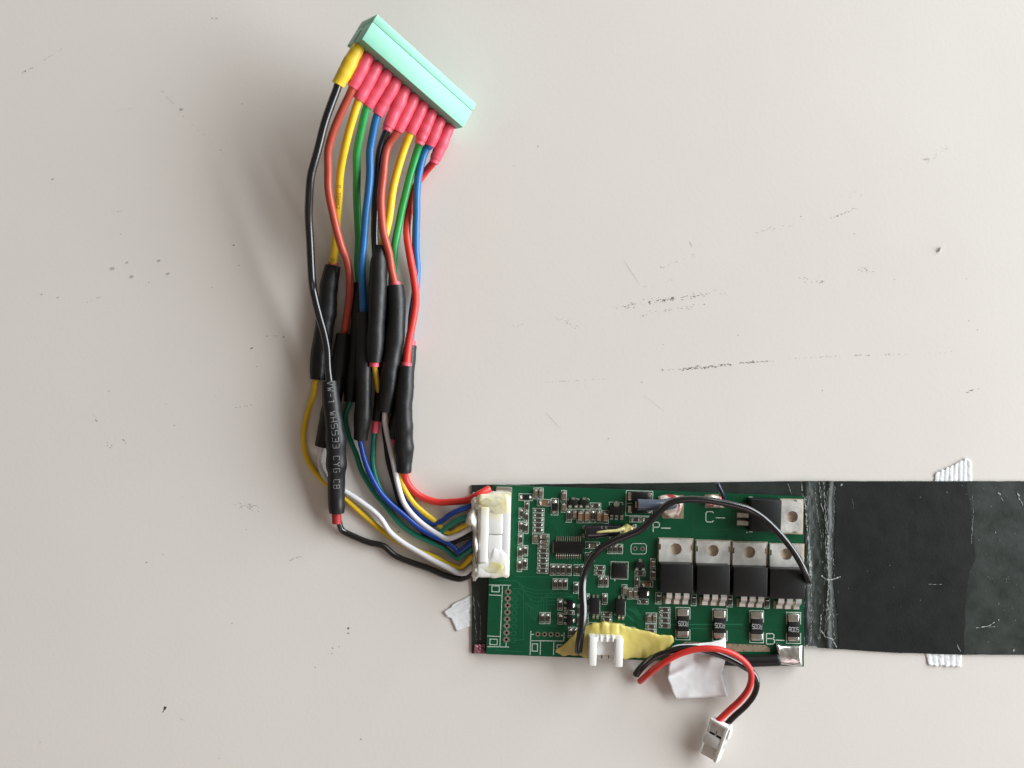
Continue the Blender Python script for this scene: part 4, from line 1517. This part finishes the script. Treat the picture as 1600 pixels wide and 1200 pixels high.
WR = 1.16     # wire radius, mm
WL = 0.82     # lower wire radius
FER = {0: (315, 612), 1: (418, 632), 2: (465, 722), 3: (525, 768), 4: (600, 828), 5: (676, 915), 6: (745, 948), 7: (835, 960), 8: (908, 1012), 9: (975, 1052), 10: (1015, 1150)}
WIRES = [
    dict(up=(C8, [(265, 250), (245, 500), (250, 750), (255, 950), (268, 1180)], C9, [(195, 500), (262, 780), (312, 940), (345, 1100)], None, [], C10, [(352, 220)]),
         upz=[21, 18, 15, 13, 11.5, 10, 8.8, 8.3, 8.0, 7.8], sl=(C10, [(370, 370, 7.6), (390, 620, 7.5), (425, 900, 7.4), (440, 1180, 6.0), (440, 1500, 3.6), (440, 1740, 2.9)]),
         sr=2.42, stub='b', low=(CB, [(325, 735, 1.9), (345, 780, 1.2), (420, 820, 1.0), (540, 870, 1.0), (640, 895, 1.0), (720, 960, 1.0), (850, 1015, 1.0), (970, 1055, 1.0), (1090, 1105, 1.3), (1190, 1130, 2.0), (1240, 1115, 3.0), (1285, 1085, 4.0)]),
         m1='w_black', m2='w_black', label='black wire with yellow end sleeve and long printed black splice sleeve', bumps=((.42, .05, .14), (.62, .05, .14), (.5, .12, .1), (.95, .04, .06))),
    dict(up=(C8, [(420, 0), (414, 200), (422, 400), (470, 650), (540, 900)], C9, [(540, 150), (578, 340), (574, 560), (545, 800)]),
         upz=[18.5, 16, 14, 11, 9, 7.5, 6, 4.4, 3.2], sl=(C9, [(515, 945, 2.6), (490, 1150, 2.6), (430, 1500, 2.6), (330, 1950, 2.55), (290, 2120, 2.5)]),
         sr=2.4, stub=None, low=(CB, [(192, 195, 2.2), (180, 260, 1.1), (195, 340, 1.0), (240, 420, 1.0), (300, 460, 1.0), (370, 500, 1.3), (490, 575, 1.8), (620, 685, 2.2), (690, 790, 2.6), (800, 880, 2.8), (950, 970, 2.9), (1100, 1045, 3.2), (1190, 1085, 3.6), (1235, 1082, 4.2), (1285, 1040, 4.6)]),
         m1='w_brown', m2='w_white', label='brown-red wire next to the yellow sleeved one, white after its black splice', bumps=((.3, .06, .05), (.7, .06, .06))),
    dict(up=(C8, [(560, 0), (522, 250), (505, 500), (482, 800), (460, 1030)], None, []),
         upz=[17, 13, 9, 5, 3.2], sl=(C9, [(400, 235, 2.7), (365, 430, 2.6), (345, 650, 2.6), (310, 900, 2.6), (265, 1200, 2.6), (243, 1420, 2.5)]),
         sr=2.45, stub='t', low=(CB, [(150, -285, 1.9), (140, -220, 1.3), (95, -70, 1.0), (72, 60, 0.95), (70, 180, 0.95), (95, 280, 0.95), (170, 390, 0.95), (240, 450, 0.95), (370, 555, 0.95), (480, 650, 0.95), (600, 755, 0.95), (720, 845, 0.95), (860, 915, 1.0), (1010, 975, 1.5), (1130, 1025, 2.2), (1200, 1045, 2.8), (1240, 1010, 3.6), (1285, 962, 4.6)]),
         m1='w_yellow', m2='w_yellow', label='yellow wire with dark lettering, bowing outermost beyond the printed splice sleeve', bumps=((.42, .05, .10), (.25, .1, -.03))),
    dict(up=(C8, [(680, 0), (672, 300), (672, 520), (690, 800)], C9, [(662, 200)]),
         upz=[15, 10, 7, 4.4, 3.2], sl=(C9, [(680, 415, 2.6), (675, 700, 2.6), (660, 1000, 2.6), (630, 1300, 2.6), (590, 1560, 2.5), (583, 1650, 2.5)]),
         sr=2.2, stub=None, low=(CB, [(395, -130, 1.8), (370, -60, 1.2), (372, 20, 1.0), (400, 120, 1.0), (450, 240, 1.0), (490, 360, 1.0), (560, 480, 1.0), (660, 600, 1.2), (740, 700, 1.4), (830, 780, 1.6), (960, 850, 2.0), (1080, 905, 2.5), (1140, 955, 3.1), (1170, 980, 3.6), (1215, 955, 4.2), (1285, 905, 4.8)]),
         m1='w_green', m2='w_teal', label='green wire running behind the wide blue one, leaving its splice outermost of the teals', bumps=((.5, .06, .06),)),
    dict(up=(C8, [(795, 0), (790, 200), (772, 450), (745, 700), (722, 950)], C9, [(705, 260), (708, 480)]),
         upz=[14.5, 12.5, 11, 9.6, 8.6, 8.0, 7.5], sl=(C9, [(722, 725, 7.2), (725, 900, 7.2), (722, 1150, 7.2), (722, 1500, 6.6), (705, 1850, 5.0), (690, 2040, 3.8)]),
         sr=2.3, stub=None, low=(CB, [(472, 120, 3.4), (478, 170, 2.8), (495, 240, 2.6), (540, 350, 2.7), (610, 490, 2.9), (690, 580, 3.0), (800, 680, 3.1), (900, 760, 3.2), (1000, 820, 3.4), (1100, 868, 3.7), (1150, 908, 4.1), (1175, 938, 4.4), (1220, 910, 4.8), (1285, 858, 5.2)]),
         m1='w_blue', m2='w_navy', label='blue wire next to the long straight green one, deep blue after its splice', bumps=((.35, .05, .06), (.8, .06, .07))),
    dict(up=(C8, [(885, 0), (850, 300), (832, 600), (838, 900)], None, []),
         upz=[12, 8, 5, 3.4], sl=(C9, [(858, 240, 2.5), (858, 500, 2.5), (850, 760, 2.5), (838, 980, 2.5)]),
         sr=2.1, stub=None, low=(C9, [(842, 990, 2.0), (860, 1150, 1.1), (900, 1380, 1.0), (940, 1620, 1.0), (948, 1800, 1.0)], CB, [(650, 60, 1.0), (660, 150, 1.0), (680, 280, 1.0), (720, 430, 1.0), (760, 570, 1.0), (830, 680, 1.0), (930, 790, 1.2), (1050, 870, 2.2), (1130, 872, 3.4), (1200, 840, 4.6), (1285, 808, 5.2)]),
         m1='w_black', m2='w_black_matte', label='black wire with red end sleeve, hidden splice, running behind a white lead', bumps=()),
    dict(up=(C8, [(950, 0), (910, 250), (888, 500), (910, 750), (962, 960)], C9, [(1020, 300)]),
         upz=[12.5, 11.6, 10.8, 10.2, 9.0, 8.0], sl=(C9, [(1052, 440, 7.4), (1066, 650, 7.2), (1055, 900, 7.2), (1022, 1150, 7.2), (990, 1400, 7.0), (945, 1750, 5.6)]),
         sr=2.3, stub='t', low=(CB, [(650, -20, 4.8), (662, 60, 4.0), (682, 150, 3.5), (715, 290, 3.2), (745, 440, 3.0), (790, 570, 3.0), (850, 660, 3.0), (930, 740, 3.0), (1040, 812, 3.4), (1100, 838, 4.0), (1180, 812, 4.9), (1285, 755, 5.4)]),
         m1='w_brown', m2='w_white', label='brown-red wire crossing over a yellow one, white after its fat black splice', bumps=((.12, .08, .05), (.42, .05, .08))),
    dict(up=(C8, [(1095, 0), (1010, 300), (962, 600), (925, 780)], None, []),
         upz=[10.5, 9.0, 8.0, 7.8], sl=(C9, [(905, 40, 7.8), (882, 200, 8.6), (871, 500, 9.0), (853, 800, 9.0), (836, 1100, 8.8), (832, 1240, 8.6)]),
         sr=2.3, stub='b', low=(C10, [(838, 230, 7.6), (855, 330, 6.0), (885, 500, 4.4), (920, 640, 3.4), (960, 780, 2.6)], CB, [(670, 60, 2.4), (700, 140, 2.2), (722, 240, 2.0), (762, 390, 1.6), (810, 500, 1.4), (865, 590, 1.2), (940, 660, 1.2), (1040, 730, 1.6), (1090, 785, 2.4), (1140, 800, 3.4), (1190, 770, 4.4), (1285, 715, 5.2)]),
         m1='w_yellow', m2='w_yellow', label='yellow wire passing under a brown-red one into the longest glossy splice', bumps=((.45, .1, .05), (.75, .06, .04), (.05, .05, -.2))),
    dict(up=(C8, [(1225, 0), (1135, 300), (1060, 600), (1012, 900)], C9, [(1035, 200), (1020, 350)]),
         upz=[8.5, 6.5, 5, 4.0, 3.2, 3.0], sl=(C9, [(1015, 480, 2.7), (1000, 800, 2.8), (970, 1150, 3.4), (910, 1500, 3.8), (858, 1850, 3.0)]),
         sr=1.75, stub='b', low=(CB, [(578, 78, 2.4), (570, 140, 1.4), (566, 220, 1.0), (572, 330, 1.0), (600, 440, 1.0), (640, 520, 1.0), (740, 620, 1.0), (860, 720, 1.0), (960, 790, 1.2), (1040, 795, 2.2), (1110, 745, 3.6), (1180, 708, 4.6), (1285, 670, 5.2)]),
         m1='w_green', m2='w_teal', label='bright green wire passing behind the fat splice, teal after a red collar', bumps=()),
    dict(up=(C8, [(1300, 0), (1222, 250), (1202, 600), (1202, 900)], C9, [(1282, 280), (1262, 480), (1225, 720)]),
         upz=[7.5, 6.5, 5, 3.4, 2.2, 2.0, 2.3], sl=(C9, [(1208, 1060, 2.4), (1170, 1350, 2.4), (1120, 1650, 2.4), (1040, 1950, 2.4), (1025, 2040, 2.4)]),
         sr=2.1, stub='bt', low=(CB, [(712, 140, 1.9), (722, 220, 1.1), (755, 400, 0.95), (820, 560, 0.95), (920, 680, 0.95), (1000, 730, 1.2), (1060, 710, 2.4), (1120, 665, 3.8), (1190, 632, 4.8), (1285, 600, 5.2)]),
         m1='w_blue', m2='w_navy', label='blue wire passing behind the plain red one, its splice mostly hidden', bumps=()),
    dict(up=(C8, [(1280, 220), (1200, 340), (1142, 550), (1120, 750), (1150, 1000)], C9, [(1240, 350), (1265, 580), (1240, 800), (1190, 1050)]),
         upz=[3.4, 3.0, 3.2, 4.0, 5.4, 6.4, 6.9, 7.0, 7.0], sl=(C10, [(1165, 215, 7.0), (1150, 400, 7.0), (1135, 620, 6.8), (1140, 900, 5.2), (1148, 1150, 3.4), (1140, 1315, 2.7)]),
         sr=2.5, stub='t', low=(CB, [(795, 370, 2.2), (820, 440, 1.4), (880, 510, 1.1), (960, 556, 1.1), (1050, 578, 1.4), (1150, 572, 2.4), (1250, 555, 4.2), (1330, 520, 6.0), (1405, 478, 4.6)]),
         m1='w_red', m2='w_red', label='plain red wire running to the silver solder pad beside the white plug', bumps=((.55, .06, .05), (.76, .05, .12), (.9, .05, -.06))),
]


def uneven(path, seed):
    n = len(path)
    out = []
    for k, p in enumerate(path):
        e = min(1.0, min(k, n - 1 - k) / 6.0)
        v = Vector((noise.noise((k * 0.09, seed, 0.1)), noise.noise((k * 0.09, seed, 5.1)), 0.4 * noise.noise((k * 0.09, seed, 9.1))))
        out.append(p + v * 0.28 * e)
    return out


SR = {0: 1.08, 1: 1.10, 2: 1.13, 3: 1.04, 4: 1.06, 6: 1.16, 7: 1.12, 9: 1.04, 10: 1.07}


def unpack(u):
    out = []
    for i in range(0, len(u), 2):
        if u[i] is not None:
            out += [u[i](x, y) for x, y in u[i + 1]]
    return out


for i, w in enumerate(WIRES):
    fp = ferrule_pts(i, FER[i])
    upx = unpack(w['up'])
    zs = w['upz']
    root = thing('lead_wire', Vector((at(*upx[len(upx) // 2], 0).x, at(*upx[len(upx) // 2], 0).y, 0)), w['label'], 'wire', 'spliced wires between the terminal block and the plug')
    fpath = catmull(fp, 0.5)
    fm = M['shrink_yel'] if i == 0 else M['shrink_red']
    tube('end_sleeve', fpath, sleeve_r(1.88 if i == 0 else 1.8, i * 3.1, (rng.uniform(0.72, 0.86), rng.uniform(0.80, 0.95)), ((rng.uniform(0.3, 0.55), rng.uniform(0.12, 0.22), rng.uniform(0.03, 0.12)), (rng.uniform(.7, .85), .06, rng.uniform(-.06, .03)))), fm, root, 16, rnd=0.08)
    if i in (5, 8, 10):
        f2 = catmull([fp[-1].lerp(fp[-2], 0.15), fp[-1] + (fp[-1] - fp[-2]).normalized() * 1.1], 0.4)
        tube('sleeve_tip', f2, 1.45, M['shrink_red'], root, 14, rnd=0.08)
    sp = seq((w['sl'][0], w['sl'][1]))
    up = [fp[-1].lerp(fp[-2], 0.35), fp[-1]] + [at(x, y, z) for (x, y), z in zip(upx, zs)] + [sp[0].lerp(sp[1], 0.12)]
    upath = uneven(catmull(up, 0.8), i + 0.3)
    rr_ = WR if i != 10 else 1.12
    tube('upper_wire', upath, rr_, M[w['m1']], root, 12, floor=0.03)
    if i == 2:
        wrap_text('lettering', '0.75MM2', upath, rr_, 26, 0.95, 0.13, -0.35, M['print_dark'], root, adv=6.5)
        wrap_text('lettering', '0.75MM2', upath, rr_, 48, 0.95, 0.13, -0.1, M['print_dark'], root, adv=6.5)
    spath = catmull(sp, 0.6)
    fn = sleeve_r(w['sr'] * SR.get(i, 1.0), 20 + i * 1.7, (0.86, 0.84), w['bumps'], 0.055)
    tube('splice_sleeve', spath, fn, M['shrink'], root, 18, rnd=0.05, floor=0.03)
    if i == 0:
        wrap_text('lettering', 'VW-1 WHS533 CYG CB', spath, fn, 0.0, 1.75, 0.15, -0.18, M['print_dim'], root, adv=6.1)
    if i == 6:
        wrap_text('lettering', 'W533 C', spath, fn, 6.0, 1.4, 0.10, -0.35, M['res'], root, adv=7)
    lo = seq(*[(w['low'][k], w['low'][k + 1]) for k in range(0, len(w['low']), 2)])
    lpath = catmull([sp[-1].lerp(sp[-2], 0.15)] + lo, 0.7)
    lpath = uneven(lpath, i + 20.7)
    tube('lower_wire', lpath, WL if i not in (10, 0) else (1.05 if i == 10 else 0.95), M[w['m2']], root, 12, floor=0.03)
    if 'b' in w['stub']if w['stub'] else False:
        d = (sp[-1] - sp[-2]).normalized()
        ln = {0: 3.2, 7: 1.3, 8: 3.6, 9: 1.6}[i]
        tube('collar', catmull([sp[-1] - d * 1.0, sp[-1] + d * ln], 0.5), lambda u, a, r=min(1.55, w['sr'] * .72): r * (1 - 0.12 * u), M['shrink_dred' if i == 0 else 'shrink_red'], root, 14, rnd=0.05, floor=0.03)
    if w['stub'] and 't' in w['stub']:
        d = (sp[0] - sp[1]).normalized()
        tube('collar', catmull([sp[0] - d * 1.0, sp[0] + d * (1.0 if i != 9 else 1.4)], 0.4), 1.5, M['shrink_red'], root, 14, rnd=0.05, floor=0.03)

# ------------------------------------------------------------------ loose wires on the board
jp = [(904, 1019, 4.6), (905.5, 1002, 6.0), (909.5, 978, 6.6), (911.5, 953, 6.6), (910.5, 932, 6.4), (910.5, 911, 6.2), (914, 894, 6.2), (924, 873, 6.4), (938, 857.5, 6.8), (960, 845, 7.6), (982, 836, 8.4),
      (1000, 828, 8.8), (1020, 810, 9.2), (1036, 794, 9.4), (1050, 784.5, 9.4), (1070, 780.5, 9.2), (1100, 781, 9.0), (1126, 785, 8.8), (1150, 790, 8.8), (1170, 796, 8.8), (1190, 808, 9.0), (1210, 826, 9.2), (1228, 846, 9.2), (1244, 868, 9.0), (1256, 890, 8.4), (1264, 910, 6.6)]
p = catmull([at(*q) for q in jp], 0.8)
jw = thing('jumper_wire', at(906, 1015, ZB), 'thin glossy black wire arching over the transistors from the yellow putty', 'wire')


def jr(u, a):
    r = 1.16 - 0.24 * u
    return r * (1 - 0.16 * max(0, math.cos(2 * (a - math.pi / 2 + 0.5))) ** 6)


tube('insulation', p, jr, M['w_black'], jw, 18)

stub = thing('cut_wire_stub', at(1025, 789, ZB), 'short grey-blue wire stub with cut copper end beside the P- pad', 'wire')
M['stubgrey'] = mat('insulation_grey_blue', (0.075, 0.088, 0.12), 0.26, var=0.1, bump=0.06)
tube('insulation', catmull([at(996, 788.5, 6.9), at(1015, 789, 6.7), at(1036, 789, 6.0), at(1052, 786, 4.2)], 0.5), 1.68, M['stubgrey'], stub, 16, rnd=0.02)
bm = bmesh.new()
for k in range(7):
    a = k * 2.4
    r = 0.85 * math.sqrt(k / 7)
    c = at(995.4, 788.5, 6.9)
    bmesh.ops.create_icosphere(bm, subdivisions=1, radius=0.38, matrix=Matrix.Translation((c.x - 0.25, c.y + r * math.cos(a), 6.9 + r * math.sin(a))))
finish('strands', bm, M['copper'], stub)
M['bluestub'] = mat('insulation_slate_blue', (0.012, 0.018, 0.04), 0.30)
bs = tube('wire_end', catmull([at(1132, 782, 4.4), at(1128, 770, 6.2), at(1121, 756, 7.6)], 0.5), 0.62, M['bluestub'], None, 10)
tag(bs, 'tiny slate-blue wire end poking up from the C- pad', 'wire')

pw = thing('power_cable', at(1180, 1030, ZB), 'thick matte black cable along the board edge, soldered at the silver blob', 'cable')
tube('insulation', catmull([at(1104, 1029, 1.9), at(1140, 1031, 2.6), at(1180, 1032.5, 3.2), at(1217, 1031, 3.6)], 0.7),
     lambda u, a: 1.75 * (1 + 0.03 * noise.noise((u * 9, a, 1))), M['w_black_matte'], pw, 16, floor=0.05)

# ------------------------------------------------------------------ white tape flag over the board edge
flag = thing('tape_flag', at(1090, 1060, 0), 'crumpled white tape flag hanging over the board edge under the red and black wires', 'tape')
NXf, NYf = 26, 26
lf = [(996, 1049), (1012, 1050), (1030, 1047), (1046, 1044), (1058, 1042.5), (1075, 1048), (1092, 1054.5)]
rf = [(996, 1133.5), (1012, 1134), (1030, 1133.5), (1043, 1131), (1052, 1127.5), (1070, 1132), (1092, 1138)]
tfp = [(1042, 1012), (1060, 1007), (1085, 1006), (1110, 1003.5), (1122, 1001), (1134, 996)]
bfp = [(1042, 1089), (1055, 1092), (1100, 1090), (1134, 1088)]
vs, fs = [], []
for j in range(NYf + 1):
    t = j / NYf
    for i in range(NXf + 1):
        u = i / NXf
        # bilinear patch between the four outline curves
        yl = 1011 + (1092 - 1011) * t
        ytop = prof(tfp, 1049 + 85 * u)
        ybot = prof(bfp, 1054 + 82 * u)
        py = ytop + (ybot - ytop) * t
        xl, xr = prof(lf, py), prof(rf, py)
        px = xl + (xr - xl) * u
        zed = 3.9 - 2.4 * max(0.0, t - 0.2)
        dfold = (px - 1046) * 0.42 + (py - 1058) * 0.9
        zed += 1.7 * math.exp(-(dfold / 5.5) ** 2) * max(0, 1 - u * 2.0)
        zed += 0.35 * noise.noise((px * 0.04, py * 0.05, 3)) + 0.12 * noise.noise((px * 0.11, py * 0.1, 8))
        zed += 0.6 * max(0, u - 0.8) * 5 * max(0, 0.3 - abs(t - 0.55))
        zed += 2.6 * math.exp(-((py - 1030) / 11) ** 2) * max(0.0, min(1.0, (px - 1085) / 25))
        vs.append(at(px, py, max(0.25, zed)))
for j in range(NYf):
    for i in range(NXf):
        a = j * (NXf + 1) + i
        fs.append((a, a + 1, a + NXf + 2, a + NXf + 1))
o = mesh_obj('sheet', vs, fs, M['paper'], flag, smooth=True)
o.modifiers.new('thick', 'SOLIDIFY').thickness = 0.00012
# translucent second layer peeking out at the right
vs = [at(1125, 1045, 0.22), at(1135.5, 1043, 0.22), at(1139, 1085, 0.22), at(1127, 1088, 0.22)]
o = mesh_obj('under_layer', vs, [(0, 1, 2, 3)], M['tape'], flag)
o.modifiers.new('thick', 'SOLIDIFY').thickness = 0.0001

# ------------------------------------------------------------------ two-wire lead with small white plug
lead = thing('two_wire_lead', at(1112, 1160, 0), 'red and black wire pair curling to a small white two-way plug on the table', 'wire lead')
red = seq((C5, [(108, 462, 1.2), (150, 425, 3.4), (210, 372, 5.4), (330, 290, 7.0), (450, 228, 7.8), (600, 187, 8.4), (720, 182, 8.8), (850, 207, 8.8), (960, 262, 8.4), (1040, 345, 7.6), (1058, 430, 6.8), (1030, 530, 6.0), (960, 622, 5.0), (870, 705, 4.2), (790, 782, 3.9), (745, 825, 3.7)]))
blk_ = seq((C5, [(82, 405, 1.1), (120, 355, 3.2), (190, 285, 4.8), (260, 240, 5.6), (340, 212, 6.2), (450, 182, 6.4), (580, 180, 6.3), (720, 212, 6.2), (860, 265, 6.0), (990, 335, 5.6), (1080, 400, 5.0), (1106, 480, 4.6), (1078, 580, 4.2), (1000, 680, 4.0), (920, 752, 3.8), (860, 812, 3.6), (825, 850, 3.5)]))
tube('red_wire', catmull(red, 0.7), 0.90, M['w_red'], lead, 14, rnd=0.5)
tube('black_wire', catmull(blk_, 0.7), 0.90, M['w_black'], lead, 14, rnd=0.5)
tube('black_loop', catmull(seq((C5, [(75, 400, 1.2), (112, 352, 2.8), (165, 300, 3.9), (215, 262, 4.4)])), 0.5), 1.0, M['w_black_matte'], lead, 14, rnd=0.5)
# plug: local frame, f = along away from wires, s = across, n = up (tilted)
ca, cb = at(*crop(1070, 1090, 10.91)(560, 390), 0), at(*crop(1070, 1090, 10.91)(330, 1060), 0)
f = (cb - ca).normalized()
f = Vector((f.x, f.y, -0.05)).normalized()
s0 = Vector((0, 0, 1)).cross(f).normalized()      # across
roll = math.radians(32)
nn = f.cross(s0) * -1
nn = Vector((0, 0, 1)) - f * f.z
nn.normalize()
sd = nn.cross(f).normalized()
sx_ = sd * math.cos(roll) + nn * math.sin(roll)
nz_ = nn * math.cos(roll) - sd * math.sin(roll)
PW, PT, PL = 5.9, 4.2, 11.8
ctr = at(*crop(1070, 1090, 10.91)(575, 400), 4.4)


def pl(a, b, c_):
    return ctr + f * a + sx_ * b + nz_ * c_


lowz = min(pl(a, b, c_).z for a in (0, PL) for b in (-PW / 2, PW / 2) for c_ in (-PT, 0))
ctr = ctr + Vector((0, 0, 0.06 - lowz))


def pbox(name, a0, a1, b0, b1, c0, c1, m, bev=0.2, parent=lead):
    bm = bmesh.new()
    bm_box(bm, [pl(a0, b0, c0), pl(a1, b0, c0), pl(a1, b1, c0), pl(a0, b1, c0), pl(a0, b0, c1), pl(a1, b0, c1), pl(a1, b1, c1), pl(a0, b1, c1)])
    if bev:
        bevel(bm, bev, 2)
    return finish(name, bm, m, parent)


hs = pbox('plug_housing', 0, 7.8, -PW / 2, PW / 2, -PT, -0.55, M['nylon'], 0.3)
pbox('nose', 7.6, PL, -PW / 2 + 0.2, PW / 2 - 0.2, -PT, -2.3, M['nylon'], 0.3, hs)
pbox('side_rail', 0, PL - 0.6, PW / 2 - 1.1, PW / 2, -PT + 0.05, 0.1, M['nylon'], 0.3, hs)
pbox('side_rail', 0, 3.3, -PW / 2, -PW / 2 + 0.7, -2.5, 0, M['nylon'], 0.25, hs)
pbox('bridge', 4.4, 7.6, -PW / 2 + 0.1, PW / 2 - 1.0, -0.7, 0.05, M['nylon'], 0.25, hs)
pbox('shoulder', 0.1, 1.0, -PW / 2, PW / 2, -1.0, 0.15, M['nylon'], 0.25, hs)
pbox('lug', 0.4, 3.6, PW / 2 - 0.1, PW / 2 + 0.7, -2.6, -0.4, M['nylon'], 0.25, hs)
for b in (-1.9, 0.3):
    pbox('contact_slot', 3.75, 4.35, b, b + 1.6, -0.6, -0.5, M['hole'], 0, hs)
pbox('contact_slot', 2.6, 3.9, -0.12, 0.08, -0.6, -0.48, M['hole'], 0, hs)
for b in (-2.0, 0.4):
    pbox('contact_mouth', 7.75, 7.9, b, b + 1.3, -1.9, -1.0, M['slot_shade'], 0, hs)
